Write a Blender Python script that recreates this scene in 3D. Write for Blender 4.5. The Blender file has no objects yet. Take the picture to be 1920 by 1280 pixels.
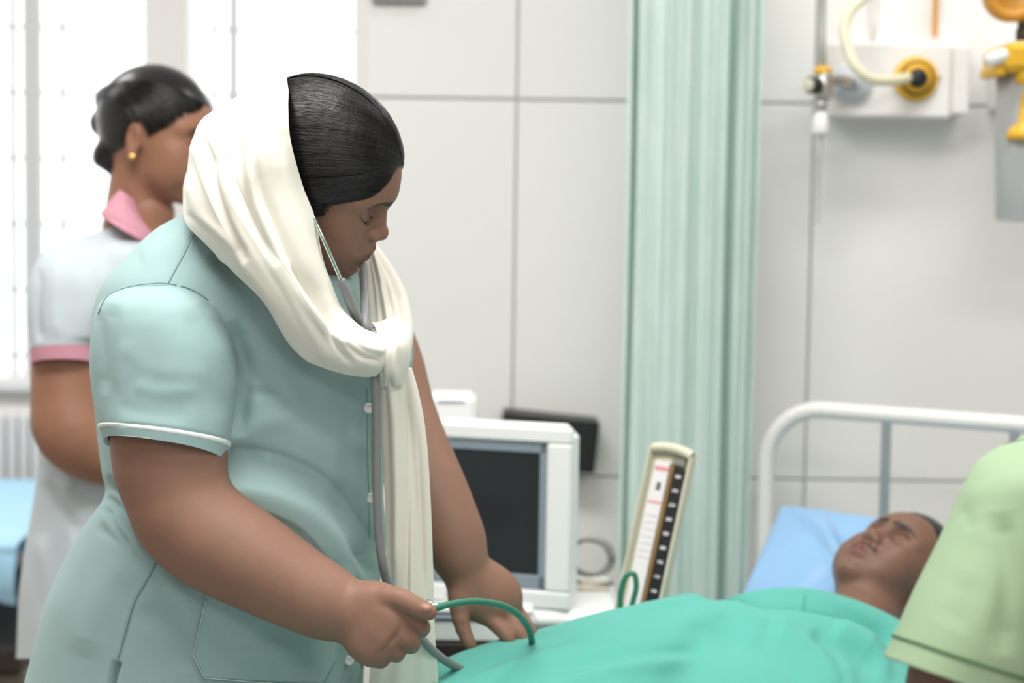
import bpy, math, random
import numpy as np
from mathutils import Matrix
random.seed(3); rng = np.random.default_rng(5)
# ------------------------------------------------------------------ camera
FP, ROLL, PITCH, CH = 3330.0, .0145, .077, 1.38
cp, sp = math.cos(PITCH), math.sin(PITCH)
FW = np.array([0, cp, -sp]); u0 = np.array([0, sp, cp]); r0 = np.array([1., 0, 0])
RT = math.cos(ROLL)*r0+math.sin(ROLL)*u0; UP = -math.sin(ROLL)*r0+math.cos(ROLL)*u0
CO = np.array([0, 0, CH])
cd = bpy.data.cameras.new('camera'); cam = bpy.data.objects.new('camera', cd)
bpy.context.scene.collection.objects.link(cam); bpy.context.scene.camera = cam
cd.sensor_width = 36; cd.lens = FP/1920*36
M = Matrix.Identity(4)
for i in range(3):
    M[i][0] = RT[i]; M[i][1] = UP[i]; M[i][2] = -FW[i]; M[i][3] = CO[i]
cam.matrix_world = M
cd.dof.use_dof = True; cd.dof.focus_distance = 2.12; cd.dof.aperture_fstop = 2.9
cd.clip_start = .05
# ------------------------------------------------------------------ world, lamps, exposure
sc = bpy.context.scene
w = bpy.data.worlds.new('world'); sc.world = w; w.use_nodes = True
bg = w.node_tree.nodes['Background']; bg.inputs[0].default_value = (.97, .985, 1, 1); bg.inputs[1].default_value = 2.0
def lamp(name, loc, sx, sy, e, col=(1, 1, 1), rot=(0, 0, 0)):
    l = bpy.data.lights.new(name, 'AREA'); l.shape = 'RECTANGLE'; l.size = sx; l.size_y = sy; l.energy = e; l.color = col
    o = bpy.data.objects.new(name, l); sc.collection.objects.link(o); o.location = loc; o.rotation_euler = rot
    return o
lamp('ceiling_or_fill_lamp', (-.45, 1.75, 2.72), 1.2, .6, 42, (1, .985, .96))
lamp('ceiling_or_fill_lamp', (.2, -.7, 2.72), 1.6, .6, 30, (1, .985, .96))  # unseen fill added behind the camera to brighten surfaces that face it
lamp('ceiling_or_fill_lamp', (.95, 3.0, 2.72), 1.2, .25, 14, (1, .98, .95))
lamp('ceiling_or_fill_lamp', (.9, .9, 2.72), 1.2, .5, 20, (1, .985, .96))
lamp('ceiling_or_fill_lamp', (-2.0, 3.6, 2.72), 1.2, .6, 24, (1, .985, .96))  # extra fill light, added to lift the rear of the room by the window
sc.view_settings.view_transform = 'Standard'; sc.view_settings.look = 'None'
sc.view_settings.gamma = 1; sc.view_settings.exposure = 0.12; sc.view_settings.use_curve_mapping = False
try:
    sc.cycles.use_denoising = True; sc.cycles.max_bounces = 6
except Exception: pass
# ------------------------------------------------------------------ toolkit
def nrm(v): return v/(np.linalg.norm(v, axis=-1, keepdims=True)+1e-12)
def V(px, py, D):
    "point of the place seen at picture position px,py at distance D along Y"
    px = np.asarray(px, float)[..., None]; py = np.asarray(py, float)[..., None]; D = np.asarray(D, float)[..., None]
    v = FW+RT*(px-960)/FP-UP*(py-640)/FP
    return CO+v*(D/v[..., 1:2])
def PJ(P):
    d = P-CO; z = d@FW
    return 960+FP*(d@RT)/z, 640-FP*(d@UP)/z
def PR(px, D): return px*D/FP
def P3(q): return V(q[0], q[1], q[2])
def empty(name, loc, label, cat, group=None):
    o = bpy.data.objects.new(name, None); sc.collection.objects.link(o); o.location = loc
    o.empty_display_size = .05
    o['label'] = label; o['category'] = cat
    if group: o['group'] = group
    return o
def tag(o, label, cat, group=None):
    o['label'] = label; o['category'] = cat
    if group: o['group'] = group
    return o
def struct(o): o['kind'] = 'structure'; return o
def link(name, me, parent=None, label=None):
    o = bpy.data.objects.new(name, me); sc.collection.objects.link(o)
    if parent is not None:
        o.parent = parent
        if parent.type == 'EMPTY': o.location = -parent.location
    if label: o['label'] = label
    return o
def mesh(name, Vt, F, mat, parent=None, label=None, smooth=True, attr=None, uv=None):
    """F: (n,4)/(n,3) int array or list of such arrays"""
    Vt = np.asarray(Vt, np.float32).reshape(-1, 3)
    Fs = F if isinstance(F, list) else [F]
    Fs = [np.asarray(f, np.int32) for f in Fs if len(f)]
    me = bpy.data.meshes.new(name)
    me.vertices.add(len(Vt)); me.vertices.foreach_set('co', Vt.ravel())
    nl = sum(f.size for f in Fs); npoly = sum(len(f) for f in Fs)
    me.loops.add(nl); me.polygons.add(npoly)
    me.loops.foreach_set('vertex_index', np.concatenate([f.ravel() for f in Fs]))
    tot = np.concatenate([np.full(len(f), f.shape[1], np.int32) for f in Fs])
    st = np.concatenate([[0], np.cumsum(tot)[:-1]]).astype(np.int32)
    me.polygons.foreach_set('loop_start', st); me.polygons.foreach_set('loop_total', tot)
    me.polygons.foreach_set('use_smooth', np.full(npoly, smooth, bool))
    me.update(calc_edges=True); me.validate()
    if attr is not None:
        a = me.color_attributes.new('mask', 'FLOAT_COLOR', 'POINT')
        c = np.ones((len(Vt), 4), np.float32); c[:, :attr.shape[1]] = attr
        a.data.foreach_set('color', c.ravel())
    if uv is not None:
        l = me.uv_layers.new(name='UVMap'); vi = np.zeros(nl, np.int32); me.loops.foreach_get('vertex_index', vi)
        l.data.foreach_set('uv', np.asarray(uv, np.float32)[vi].ravel())
    me.materials.append(mat)
    return link(name, me, parent, label)
class Bag:
    "collects pieces into ONE mesh"
    def __init__(s): s.v = []; s.f3 = []; s.f4 = []; s.n = 0; s.boxes = 0; s.adds = 0
    def add(s, Vt, F):
        Vt = np.asarray(Vt, float).reshape(-1, 3); s.adds += 1
        for f in (F if isinstance(F, list) else [F]):
            f = np.asarray(f, int)
            if len(f): (s.f3 if f.shape[1] == 3 else s.f4).append(f+s.n)
        s.v.append(Vt); s.n += len(Vt); return s
    def box(s, lo, hi, R=None, c=None, bev=.0):
        lo = np.array(lo, float); hi = np.array(hi, float)
        b = min(bev, *(abs(hi-lo)/2.2)) if bev else 0
        if b <= 0:
            Vt = np.array([[x, y, z] for x in (lo[0], hi[0]) for y in (lo[1], hi[1]) for z in (lo[2], hi[2])])
            F = np.array([[0, 1, 3, 2], [4, 6, 7, 5], [0, 4, 5, 1], [2, 3, 7, 6], [0, 2, 6, 4], [1, 5, 7, 3]])
            F4, F3 = F, np.zeros((0, 3), int)
        else:
            Vt = []; idx = {}
            for a in range(2):
                for bb in range(2):
                    for g in range(2):
                        for ax in range(3):
                            p = [(lo, hi)[q][i]+(b if q == 0 else -b) for i, q in enumerate((a, bb, g))]
                            p[ax] = (lo, hi)[(a, bb, g)[ax]][ax]
                            idx[(a, bb, g, ax)] = len(Vt); Vt.append(p)
            Vt = np.array(Vt); F4 = []; F3 = []
            for ax in range(3):
                o1, o2 = [q for q in range(3) if q != ax]
                for sd in (0, 1):
                    q = []
                    for (i, j) in ((0, 0), (0, 1), (1, 1), (1, 0)):
                        k = [0, 0, 0]; k[ax] = sd; k[o1] = i; k[o2] = j; q.append(idx[(*k, ax)])
                    F4.append(q)
                for i in (0, 1):
                    for j in (0, 1):
                        k = [0, 0, 0]; k[o1] = i; k[o2] = j; k1 = list(k); k1[ax] = 1
                        F4.append([idx[(*k, o1)], idx[(*k1, o1)], idx[(*k1, o2)], idx[(*k, o2)]])
            for a in range(2):
                for bb in range(2):
                    for g in range(2): F3.append([idx[(a, bb, g, q)] for q in range(3)])
            F4 = np.array(F4); F3 = np.array(F3)
        if R is not None: Vt = Vt@np.asarray(R).T
        if c is not None: Vt = Vt+np.asarray(c)
        s.boxes += 1
        return s.add(Vt, [F4, F3])
    def tube(s, pts, r, n=12, flat=None):
        pts = np.asarray(pts, float); r = np.broadcast_to(np.asarray(r, float), (len(pts),))
        T = nrm(np.gradient(pts, axis=0)); a = np.array([0, 0, 1.]) if abs(T[0][2]) < .9 else np.array([1., 0, 0])
        N = []; nn = nrm(np.cross(T[0], a))
        for t in T: nn = nrm(nn-t*(nn@t)); N.append(nn)
        N = np.array(N); B = np.cross(T, N); ph = np.linspace(0, 2*np.pi, n, endpoint=False)
        Vt = pts[:, None]+r[:, None, None]*(N[:, None]*np.cos(ph)[None, :, None]+B[:, None]*np.sin(ph)[None, :, None])
        m = len(pts); i, j = np.meshgrid(np.arange(m-1), np.arange(n), indexing='ij'); k = (j+1) % n
        F = np.stack([i*n+j, (i+1)*n+j, (i+1)*n+k, i*n+k], -1).reshape(-1, 4)
        Vt = np.concatenate([Vt.reshape(-1, 3), pts[:1], pts[-1:]]); q = np.arange(n); q1 = (q+1) % n
        F3 = np.concatenate([np.stack([q, q1, np.full(n, m*n)], -1)[:, [1, 0, 2]][:, ::-1], np.stack([(m-1)*n+q1, (m-1)*n+q, np.full(n, m*n+1)], -1)[:, ::-1]])
        return s.add(Vt, [F, F3])
    def lathe(s, c, axis, prof, n=28, rx=None):
        "prof: (radius, height along axis)"
        axis = nrm(np.asarray(axis, float)); a = np.array([0, 0, 1.]) if abs(axis[2]) < .9 else np.array([1., 0, 0])
        X = nrm(np.cross(axis, a)); Y = np.cross(axis, X); ph = np.linspace(0, 2*np.pi, n, endpoint=False)
        prof = np.asarray(prof, float)
        Vt = np.asarray(c)+prof[:, None, :1]*(X*np.cos(ph)[:, None]+Y*np.sin(ph)[:, None])[None]+prof[:, None, 1:]*axis
        m = len(prof); i, j = np.meshgrid(np.arange(m-1), np.arange(n), indexing='ij'); k = (j+1) % n
        F = np.stack([i*n+j, i*n+k, (i+1)*n+k, (i+1)*n+j], -1).reshape(-1, 4)
        return s.add(Vt, F)
    def grid(s, G, closed=False):
        m, n = G.shape[:2]; i, j = np.meshgrid(np.arange(m-1), np.arange(n if closed else n-1), indexing='ij'); k = (j+1) % n
        return s.add(G.reshape(-1, 3), np.stack([i*n+j, (i+1)*n+j, (i+1)*n+k, i*n+k], -1).reshape(-1, 4))
    def obj(s, name, mat, parent=None, label=None, smooth=True):
        F = []; smooth = smooth and s.boxes < s.adds
        if s.f4: F.append(np.concatenate(s.f4))
        if s.f3: F.append(np.concatenate(s.f3))
        o = mesh(name, np.concatenate(s.v), F, mat, parent, label, smooth)
        return o
def crm(P, n):
    "Catmull-Rom through rows of P, n samples"
    P = np.asarray(P, float); m = len(P)
    if m == 2: t = np.linspace(0, 1, n).reshape((-1,)+(1,)*(P.ndim-1)); return P[0]*(1-t)+P[1]*t
    Q = np.concatenate([2*P[:1]-P[1:2], P, 2*P[-1:]-P[-2:-1]]); t = np.linspace(0, m-1, n); i = np.minimum(t.astype(int), m-2)
    f = (t-i).reshape((-1,)+(1,)*(P.ndim-1)); a, b, c, d = Q[i], Q[i+1], Q[i+2], Q[i+3]
    return .5*(2*b+(c-a)*f+(2*a-5*b+4*c-d)*f*f+(3*b-a-3*c+d)*f**3)
def gnormal(G, closed=True):
    du = np.gradient(G, axis=0)
    dv = (np.roll(G, -1, 1)-np.roll(G, 1, 1)) if closed else np.gradient(G, axis=1)
    N = nrm(np.cross(du, dv)); return N
def loft(secs, nu=60, nv=96, e=2.0, raw=False):
    """secs: (Lx,Ly,Rx,Ry,D,t): a ring whose left/right edges are seen at L and R, half-thickness t. Returns nu x nv x 3"""
    S = crm(np.array(secs, float), nu)
    L = V(S[:, 0], S[:, 1], S[:, 4]); R = V(S[:, 2], S[:, 3], S[:, 4]); c = (L+R)/2; a = (R-L)/2
    v = nrm(c-CO); ah = nrm(a); N = nrm(v-ah*(v*ah).sum(-1, keepdims=True))
    ph = np.linspace(0, 2*np.pi, nv, endpoint=False)
    cs = np.sign(np.cos(ph))*abs(np.cos(ph))**(2/e); sn = np.sign(np.sin(ph))*abs(np.sin(ph))**(2/e)
    G = c[:, None]+a[:, None]*cs[None, :, None]+(N*S[:, 5:6])[:, None]*sn[None, :, None]
    return G
def outward(G):
    N = gnormal(G); c = G.mean(1, keepdims=True)
    if (N*(G-c)).sum() < 0: N = -N
    return N
def pdist(x, y, poly):
    "distance to polyline, signed side, parameter 0..1"
    best = np.full(x.shape, 1e9); side = np.zeros(x.shape); par = np.zeros(x.shape); m = len(poly)-1
    for i in range(m):
        ax, ay = poly[i]; bx, by = poly[i+1]; dx, dy = bx-ax, by-ay; L2 = dx*dx+dy*dy+1e-9
        t = np.clip(((x-ax)*dx+(y-ay)*dy)/L2, 0, 1); d = np.hypot(x-ax-t*dx, y-ay-t*dy); k = d < best
        best = np.where(k, d, best); side = np.where(k, np.sign(dx*(y-ay)-dy*(x-ax)), side); par = np.where(k, (i+t)/m, par)
    return best, side, par
def smooth_poly(p, n=24): return [tuple(q) for q in crm(np.array(p, float), n)]
def fold(G, N, folds, near=True):
    """folds: (kind, polyline in picture coordinates, amp metres, width px). kind v: gaussian ridge(+)/crease(-); s: step raised on its left-hand side"""
    x, y = PJ(G); vd = nrm(CO-G); w = np.clip((N*vd).sum(-1)*3, 0, 1) if near else 1.
    disp = np.zeros(x.shape)
    for kind, poly, amp, wd in folds:
        d, s, t = pdist(x, y, smooth_poly(poly)); tp = np.clip(np.sin(np.clip(t, .0, 1)*np.pi)*2.2, 0, 1) if kind != 'c' else 1
        tp = tp*np.exp(-np.clip(d/wd-3, 0, 9)) if kind == 's' else tp
        if kind == 's': disp += amp*tp*(-s)*np.tanh(d/wd)*np.exp(-(d/(wd*4))**2)
        else: disp += amp*tp*np.exp(-(d/wd)**2)
    return G+N*(disp*w)[..., None]
def vnoise(P, s, seed=0):
    "cheap smooth noise: sum of sines"
    r = np.random.default_rng(seed); o = np.zeros(P.shape[:-1])
    for k in range(7):
        d = nrm(r.normal(size=3)); o += np.sin(P@d*s*(1+.5*r.random())+r.random()*6.28)
    return o/7
def closeG(G, bag, cap0=True, cap1=True):
    n = G.shape[1]; base = bag.n; bag.grid(G, closed=True); q = np.arange(n); q1 = (q+1) % n; m = G.shape[0]
    if cap0: bag.add(G[0].mean(0)[None], np.zeros((0, 3), int)); bag.f3.append(np.stack([base+q1, base+q, np.full(n, bag.n-1)], -1)[:, ::-1])
    if cap1: bag.add(G[-1].mean(0)[None], np.zeros((0, 3), int)); bag.f3.append(np.stack([base+(m-1)*n+q, base+(m-1)*n+q1, np.full(n, bag.n-1)], -1)[:, ::-1])
    return bag
class DMap:
    "distance of a surface along each picture position, to lay trims and seams upon it"
    def __init__(s, G, step=4, N=None):
        if N is not None: G = G[((N*(CO-G)).sum(-1)) > 0]
        x, y = PJ(G); D = G[..., 1]; s.st = step; s.nx, s.ny = 2400//step, 1800//step
        A = np.full((s.ny, s.nx), 9.); i = ((y+100)/step).astype(int); j = ((x+100)/step).astype(int)
        ok = (i >= 0) & (i < s.ny) & (j >= 0) & (j < s.nx); np.minimum.at(A, (i[ok], j[ok]), D[ok])
        for _ in range(6):
            B = np.pad(A, 1, constant_values=9); Q = np.stack([B[a:a+s.ny, b:b+s.nx] for a in range(3) for b in range(3)]); m = Q < 8.9
            av = np.where(m, Q, 0).sum(0)/np.maximum(m.sum(0), 1); A = np.where((A > 8.9) & (m.sum(0) > 1), av, A)
        ok = A < 8.9
        for _ in range(2):
            B = np.pad(A, 1, constant_values=9); Q = np.stack([B[a:a+s.ny, b:b+s.nx] for a in range(3) for b in range(3)]); m = (Q < 8.9) & (abs(Q-A) < .02)
            A = np.where(ok, np.where(m, Q, 0).sum(0)/np.maximum(m.sum(0), 1), A)
        s.A = A
    def __call__(s, x, y):
        x = (np.asarray(x, float)+100)/s.st-.5; y = (np.asarray(y, float)+100)/s.st-.5
        i = np.clip(y.astype(int), 0, s.ny-2); j = np.clip(x.astype(int), 0, s.nx-2); fy, fx = y-i, x-j; A = s.A
        return A[i, j]*(1-fy)*(1-fx)+A[i+1, j]*fy*(1-fx)+A[i, j+1]*(1-fy)*fx+A[i+1, j+1]*fy*fx
# ---- signed distance shapes, meshed with surface nets
class Sdf:
    def __init__(s): s.p = []
    def ell(s, c, r, k=.01, op='+', R=None):
        c = np.array(c, float); r = np.array(r, float)
        def f(P):
            q = P-c
            if R is not None: q = q@R
            k0 = np.linalg.norm(q/r, axis=-1); k1 = np.linalg.norm(q/(r*r), axis=-1)
            return k0*(k0-1)/np.maximum(k1, 1e-9)
        s.p.append((f, op, k)); return s
    def cone(s, a, b, ra, rb, k=.01, op='+', fl=None):
        a = np.array(a, float); b = np.array(b, float); ba = b-a; L2 = ba@ba+1e-12
        if fl is not None: fn = nrm(np.array(fl[0], float)); fs = fl[1]
        def f(P):
            q = P-a; h = np.clip(q@ba/L2, 0, 1); v = q-h[..., None]*ba; r = ra+(rb-ra)*h
            if fl is not None:
                c = v@fn; v = v+(c*(1/fs-1))[..., None]*fn
                return (np.linalg.norm(v, axis=-1)-r)*fs**.5
            return np.linalg.norm(v, axis=-1)-r
        s.p.append((f, op, k)); return s
    def chain(s, pts, rs, k=.01, kj=None, op='+', n=None, fl=None):
        if n:
            A = crm(np.concatenate([np.array(pts, float), np.array(rs, float)[:, None]], 1), n); pts, rs = A[:, :3], A[:, 3]
        for i in range(len(pts)-1): s.cone(pts[i], pts[i+1], rs[i], rs[i+1], k if (i == 0 or kj is None) else kj, op, fl)
        return s
    def plane(s, p, n, k=.001, op='&'):
        p = np.array(p, float); n = nrm(np.array(n, float)); s.p.append((lambda P: (P-p)@n, op, k)); return s
    def raw(s, f, op, k): s.p.append((f, op, k)); return s
    @staticmethod
    def comb(d, x, op, k):
        if op == '+': h = np.clip(.5+.5*(d-x)/k, 0, 1); return d+(x-d)*h-k*h*(1-h)
        y = -x if op == '-' else x
        h = np.clip(.5-.5*(d-y)/k, 0, 1); return d+(y-d)*h+k*h*(1-h)
    def ev(s, P):
        d = np.full(P.shape[:-1], 1.)
        for f, op, k in s.p: d = s.comb(d, f(P), op, k)
        return d
    def mesh(s, lo, hi, h):
        lo = np.array(lo, float); hi = np.array(hi, float); B = 8; nb = np.ceil((hi-lo)/h/B).astype(int)+1; n = nb*B
        bc = np.stack(np.meshgrid(*[lo[i]+(np.arange(nb[i])*B+(B-1)/2)*h for i in range(3)], indexing='ij'), -1).reshape(-1, 3)
        ds = [f(bc) for f, op, k in s.p]; d = np.full(len(bc), 1.)
        for (f, op, k), x in zip(s.p, ds): d = s.comb(d, x, op, k)
        R = B*h*.9; act = np.where(abs(d) < R*1.35)[0]
        o = np.stack(np.meshgrid(*[np.arange(B)]*3, indexing='ij'), -1).reshape(-1, 3)*h-(B-1)/2*h
        W = np.full((len(act), B**3), 1., np.float32)
        for (f, op, k), x in zip(s.p, ds):
            xa = x[act]
            m = np.where((xa < R*1.5+k*1.2) if op == '+' else ((xa < R*1.5+k) if op == '-' else (xa > -R*1.5-k)))[0]
            for q in range(0, len(m), 800):
                mm = m[q:q+800]; P = bc[act[mm]][:, None]+o[None]; W[mm] = s.comb(W[mm], f(P), op, k)
        A = np.repeat(np.where(d < 0, -1., 1.)[:, None].astype(np.float32), B**3, 1); A[act] = W
        A = A.reshape(*nb, B, B, B).transpose(0, 3, 1, 4, 2, 5).reshape(*n)
        S = A < 0; nn = n-1
        c = np.zeros(nn, np.int8)
        cor = [(i, j, k) for i in (0, 1) for j in (0, 1) for k in (0, 1)]
        for i, j, k in cor: c += S[i:i+nn[0], j:j+nn[1], k:k+nn[2]]
        ci = np.argwhere((c > 0) & (c < 8)); val = np.stack([A[ci[:, 0]+i, ci[:, 1]+j, ci[:, 2]+k] for i, j, k in cor], 1).astype(float)
        acc = np.zeros((len(ci), 3)); cnt = np.zeros(len(ci)); co = np.array(cor)
        for a in range(8):
            for b in range(a+1, 8):
                if abs(co[a]-co[b]).sum() != 1: continue
                m = (val[:, a] < 0) != (val[:, b] < 0); t = np.clip(val[:, a]/np.where(m, val[:, a]-val[:, b], 1), 0, 1)
                acc += np.where(m[:, None], co[a]+t[:, None]*(co[b]-co[a]), 0); cnt += m
        Vt = lo+(ci+acc/cnt[:, None])*h
        idx = np.full(nn, -1, np.int32); idx[ci[:, 0], ci[:, 1], ci[:, 2]] = np.arange(len(ci)); Fs = []
        for ax in range(3):
            s0 = [slice(0, n[q]-1) for q in range(3)]; s1 = list(s0); s1[ax] = slice(1, n[ax])
            e = np.argwhere(S[tuple(s0)] != S[tuple(s1)]); o1, o2 = [(1, 2), (2, 0), (0, 1)][ax]
            e = e[(e[:, o1] > 0) & (e[:, o2] > 0)]; q = []
            for a, b in ((0, 0), (1, 0), (1, 1), (0, 1)):
                g = e.copy(); g[:, o1] -= a; g[:, o2] -= b; q.append(idx[g[:, 0], g[:, 1], g[:, 2]])
            q = np.stack(q, 1); fl = ~S[e[:, 0], e[:, 1], e[:, 2]]; q[fl] = q[fl][:, ::-1]; Fs.append(q)
        F = np.concatenate(Fs); F = F[(F >= 0).all(1)]
        for _ in range(2):
            Vt = relax(Vt, F, .5)
        return Vt, F
def relax(Vt, F, lam):
    acc = np.zeros_like(Vt); cnt = np.zeros(len(Vt))
    for a, b in ((0, 1), (1, 2), (2, 3), (3, 0)):
        for p, q in ((a, b), (b, a)):
            for ax in range(3): acc[:, ax] += np.bincount(F[:, p], weights=Vt[F[:, q], ax], minlength=len(Vt))
            cnt += np.bincount(F[:, p], minlength=len(Vt))
    return Vt+(acc/np.maximum(cnt, 1)[:, None]-Vt)*lam
# ------------------------------------------------------------------ materials
def mat(name, col, rough=.6, metal=0., bump=0., bscale=400., spec=.5, sheen=0., var=0., vscale=8., sss=0., trans=0., alpha=1., emis=0., ior=1.45, coat=0., weave=False, voronoi=False):
    m = bpy.data.materials.new(name); m.use_nodes = True; nt = m.node_tree; b = nt.nodes['Principled BSDF']
    b.inputs['Base Color'].default_value = (*col, 1); b.inputs['Roughness'].default_value = rough; b.inputs['Metallic'].default_value = metal
    b.inputs['Specular IOR Level'].default_value = spec; b.inputs['Sheen Weight'].default_value = sheen; b.inputs['IOR'].default_value = ior
    b.inputs['Transmission Weight'].default_value = trans; b.inputs['Alpha'].default_value = alpha; b.inputs['Coat Weight'].default_value = coat
    if sss: b.inputs['Subsurface Weight'].default_value = sss; b.inputs['Subsurface Radius'].default_value = (1, .35, .2); b.inputs['Subsurface Scale'].default_value = .008
    tc = nt.nodes.new('ShaderNodeTexCoord'); L = nt.links
    if var:
        n = nt.nodes.new('ShaderNodeTexNoise'); n.inputs['Scale'].default_value = vscale; n.inputs['Detail'].default_value = 4; L.new(tc.outputs['Object'], n.inputs['Vector'])
        mx = nt.nodes.new('ShaderNodeMix'); mx.data_type = 'RGBA'; mx.inputs['A'].default_value = (*[c*(1-var) for c in col], 1); mx.inputs['B'].default_value = (*[min(1, c*(1+var)) for c in col], 1)
        L.new(n.outputs['Fac'], mx.inputs['Factor']); L.new(mx.outputs['Result'], b.inputs['Base Color'])
    if bump:
        bp = nt.nodes.new('ShaderNodeBump'); bp.inputs['Distance'].default_value = .001; bp.inputs['Strength'].default_value = bump
        if weave:
            w1 = nt.nodes.new('ShaderNodeTexWave'); w1.inputs['Scale'].default_value = bscale; w1.bands_direction = 'X'; w1.inputs['Distortion'].default_value = 1
            w2 = nt.nodes.new('ShaderNodeTexWave'); w2.inputs['Scale'].default_value = bscale; w2.bands_direction = 'Z'; w2.inputs['Distortion'].default_value = 1
            ad = nt.nodes.new('ShaderNodeMath'); L.new(tc.outputs['Object'], w1.inputs['Vector']); L.new(tc.outputs['Object'], w2.inputs['Vector'])
            L.new(w1.outputs['Fac'], ad.inputs[0]); L.new(w2.outputs['Fac'], ad.inputs[1]); L.new(ad.outputs[0], bp.inputs['Height'])
        else:
            n = nt.nodes.new('ShaderNodeTexVoronoi' if voronoi else 'ShaderNodeTexNoise'); n.inputs['Scale'].default_value = bscale; L.new(tc.outputs['Object'], n.inputs['Vector']); L.new(n.outputs[0], bp.inputs['Height'])
        L.new(bp.outputs['Normal'], b.inputs['Normal'])
    if emis: b.inputs['Emission Color'].default_value = (*col, 1); b.inputs['Emission Strength'].default_value = emis
    return m
def skin_mat(name, col, lip=(.17, .065, .055), dark=(.008, .006, .005), rough=.48):
    m = mat(name, col, rough, sss=.12, bump=.12, bscale=900, var=.10, vscale=22, voronoi=True, spec=.4)
    nt = m.node_tree; b = nt.nodes['Principled BSDF']; L = nt.links; src = b.inputs['Base Color'].links[0].from_socket
    at = nt.nodes.new('ShaderNodeAttribute'); at.attribute_name = 'mask'; sx = nt.nodes.new('ShaderNodeSeparateColor'); L.new(at.outputs['Color'], sx.inputs[0])
    for ch, c in (('Red', lip), ('Green', dark), ('Blue', tuple(min(1, v*1.8+.05) for v in col))):
        mx = nt.nodes.new('ShaderNodeMix'); mx.data_type = 'RGBA'; L.new(src, mx.inputs['A']); mx.inputs['B'].default_value = (*c, 1); L.new(sx.outputs[ch], mx.inputs['Factor']); src = mx.outputs['Result']
    L.new(src, b.inputs['Base Color']); return m
SKIN = skin_mat('skin_warm_brown', (.255, .138, .095), rough=.55)
SKIN2 = skin_mat('skin_brown', (.30, .145, .09)); SKIN3 = skin_mat('skin_deep_brown', (.19, .10, .068))
TEAL = mat('teal_cotton', (.33, .475, .47), .85, bump=.25, bscale=900, weave=True, var=.04, spec=.2, sheen=.15)
TEALD = mat('teal_stitch', (.16, .27, .26), .9, spec=.1)
CREAM = mat('cream_scarf', (.82, .805, .71), .8, bump=.15, bscale=1500, weave=True, spec=.2, sheen=.2, sss=.0)
WHITE = mat('white_piping', (.85, .87, .87), .7)
HAIRM = mat('black_hair', (.007, .0065, .0065), .30, spec=.6)
HAIRB = mat('black_hair_base', (.007, .006, .006), .6, spec=.3)
BUTTON = mat('white_button', (.85, .87, .86), .35)
PALEBLUE = mat('pale_blue_cotton', (.53, .59, .62), .85, bump=.2, bscale=500, var=.03, spec=.2)
PINK = mat('pink_cotton', (.62, .30, .37), .85, bump=.3, bscale=500, spec=.2)
GREENSH = mat('light_green_cotton', (.31, .42, .27), .85, bump=.3, bscale=500, var=.05, spec=.2)
GREEND = mat('green_stitch', (.10, .18, .09), .9)
BLANKET = mat('sea_green_sheet', (.115, .47, .395), .85, bump=.4, bscale=700, weave=True, var=.03, spec=.25, sheen=.1)
PILLOWM = mat('blue_vinyl', (.25, .44, .68), .38, bump=.1, bscale=60, var=.08, vscale=6)
WALLM = mat('glossy_white_wall_tile', (.84, .84, .82), .3, var=.02, vscale=2, spec=.45)
GROUT = mat('grey_joint', (.60, .60, .58), .9)
PAINT = mat('white_paint', (.84, .82, .80), .7)
ENAMEL = mat('white_enamel', (.80, .79, .75), .35)
STEEL = mat('brushed_steel', (.55, .54, .51), .3, metal=1.)
CHROME = mat('chrome', (.85, .85, .86), .12, metal=1.)
BLACK = mat('black_plastic', (.014, .015, .017), .4)
SLATE = mat('slate_grey_bezel', (.25, .30, .35), .5)
GLASSD = mat('dark_screen_glass', (.028, .030, .034), .15, spec=.5)
PLASTW = mat('white_plastic', (.86, .87, .85), .45)
CABLE = mat('grey_cable', (.28, .28, .26), .6)
TUBEG = mat('grey_rubber_tube', (.215, .22, .225), .4)
TUBEGR = mat('green_rubber_tube', (.035, .19, .12), .42)
YELLOW = mat('yellow_plastic', (.78, .44, .03), .35)
ORANGE = mat('orange_plastic', (.66, .30, .04), .4)
JAR = mat('smoky_clear_plastic', (.60, .62, .62), .2, alpha=.62, spec=.5)
CLEAR = mat('milky_tube', (.80, .76, .58), .3, alpha=.9)
CREAMC = mat('cream_metal', (.66, .62, .49), .4)
BROWN = mat('brown_metal', (.26, .16, .06), .4)
PAPER = mat('white_paper', (.80, .78, .79), .7)
REDP = mat('red_print', (.75, .30, .32), .8)
DARKP = mat('dark_print', (.12, .12, .14), .8)
BLUEBED = mat('blue_vinyl_mattress', (.36, .62, .82), .5, var=.06)
DARKBR = mat('dark_brown_metal', (.03, .022, .018), .5)
TAUPE = mat('taupe_paint', (.16, .14, .11), .6)
FLOORM = mat('beige_floor_tile', (.42, .38, .33), .35, var=.06, vscale=3)
GLAZE = mat('window_frame_grey', (.62, .63, .63), .6)
GOLD = mat('gold', (.9, .6, .2), .25, metal=1.)
TROUS = mat('white_trousers', (.5, .52, .52), .85)
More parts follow.
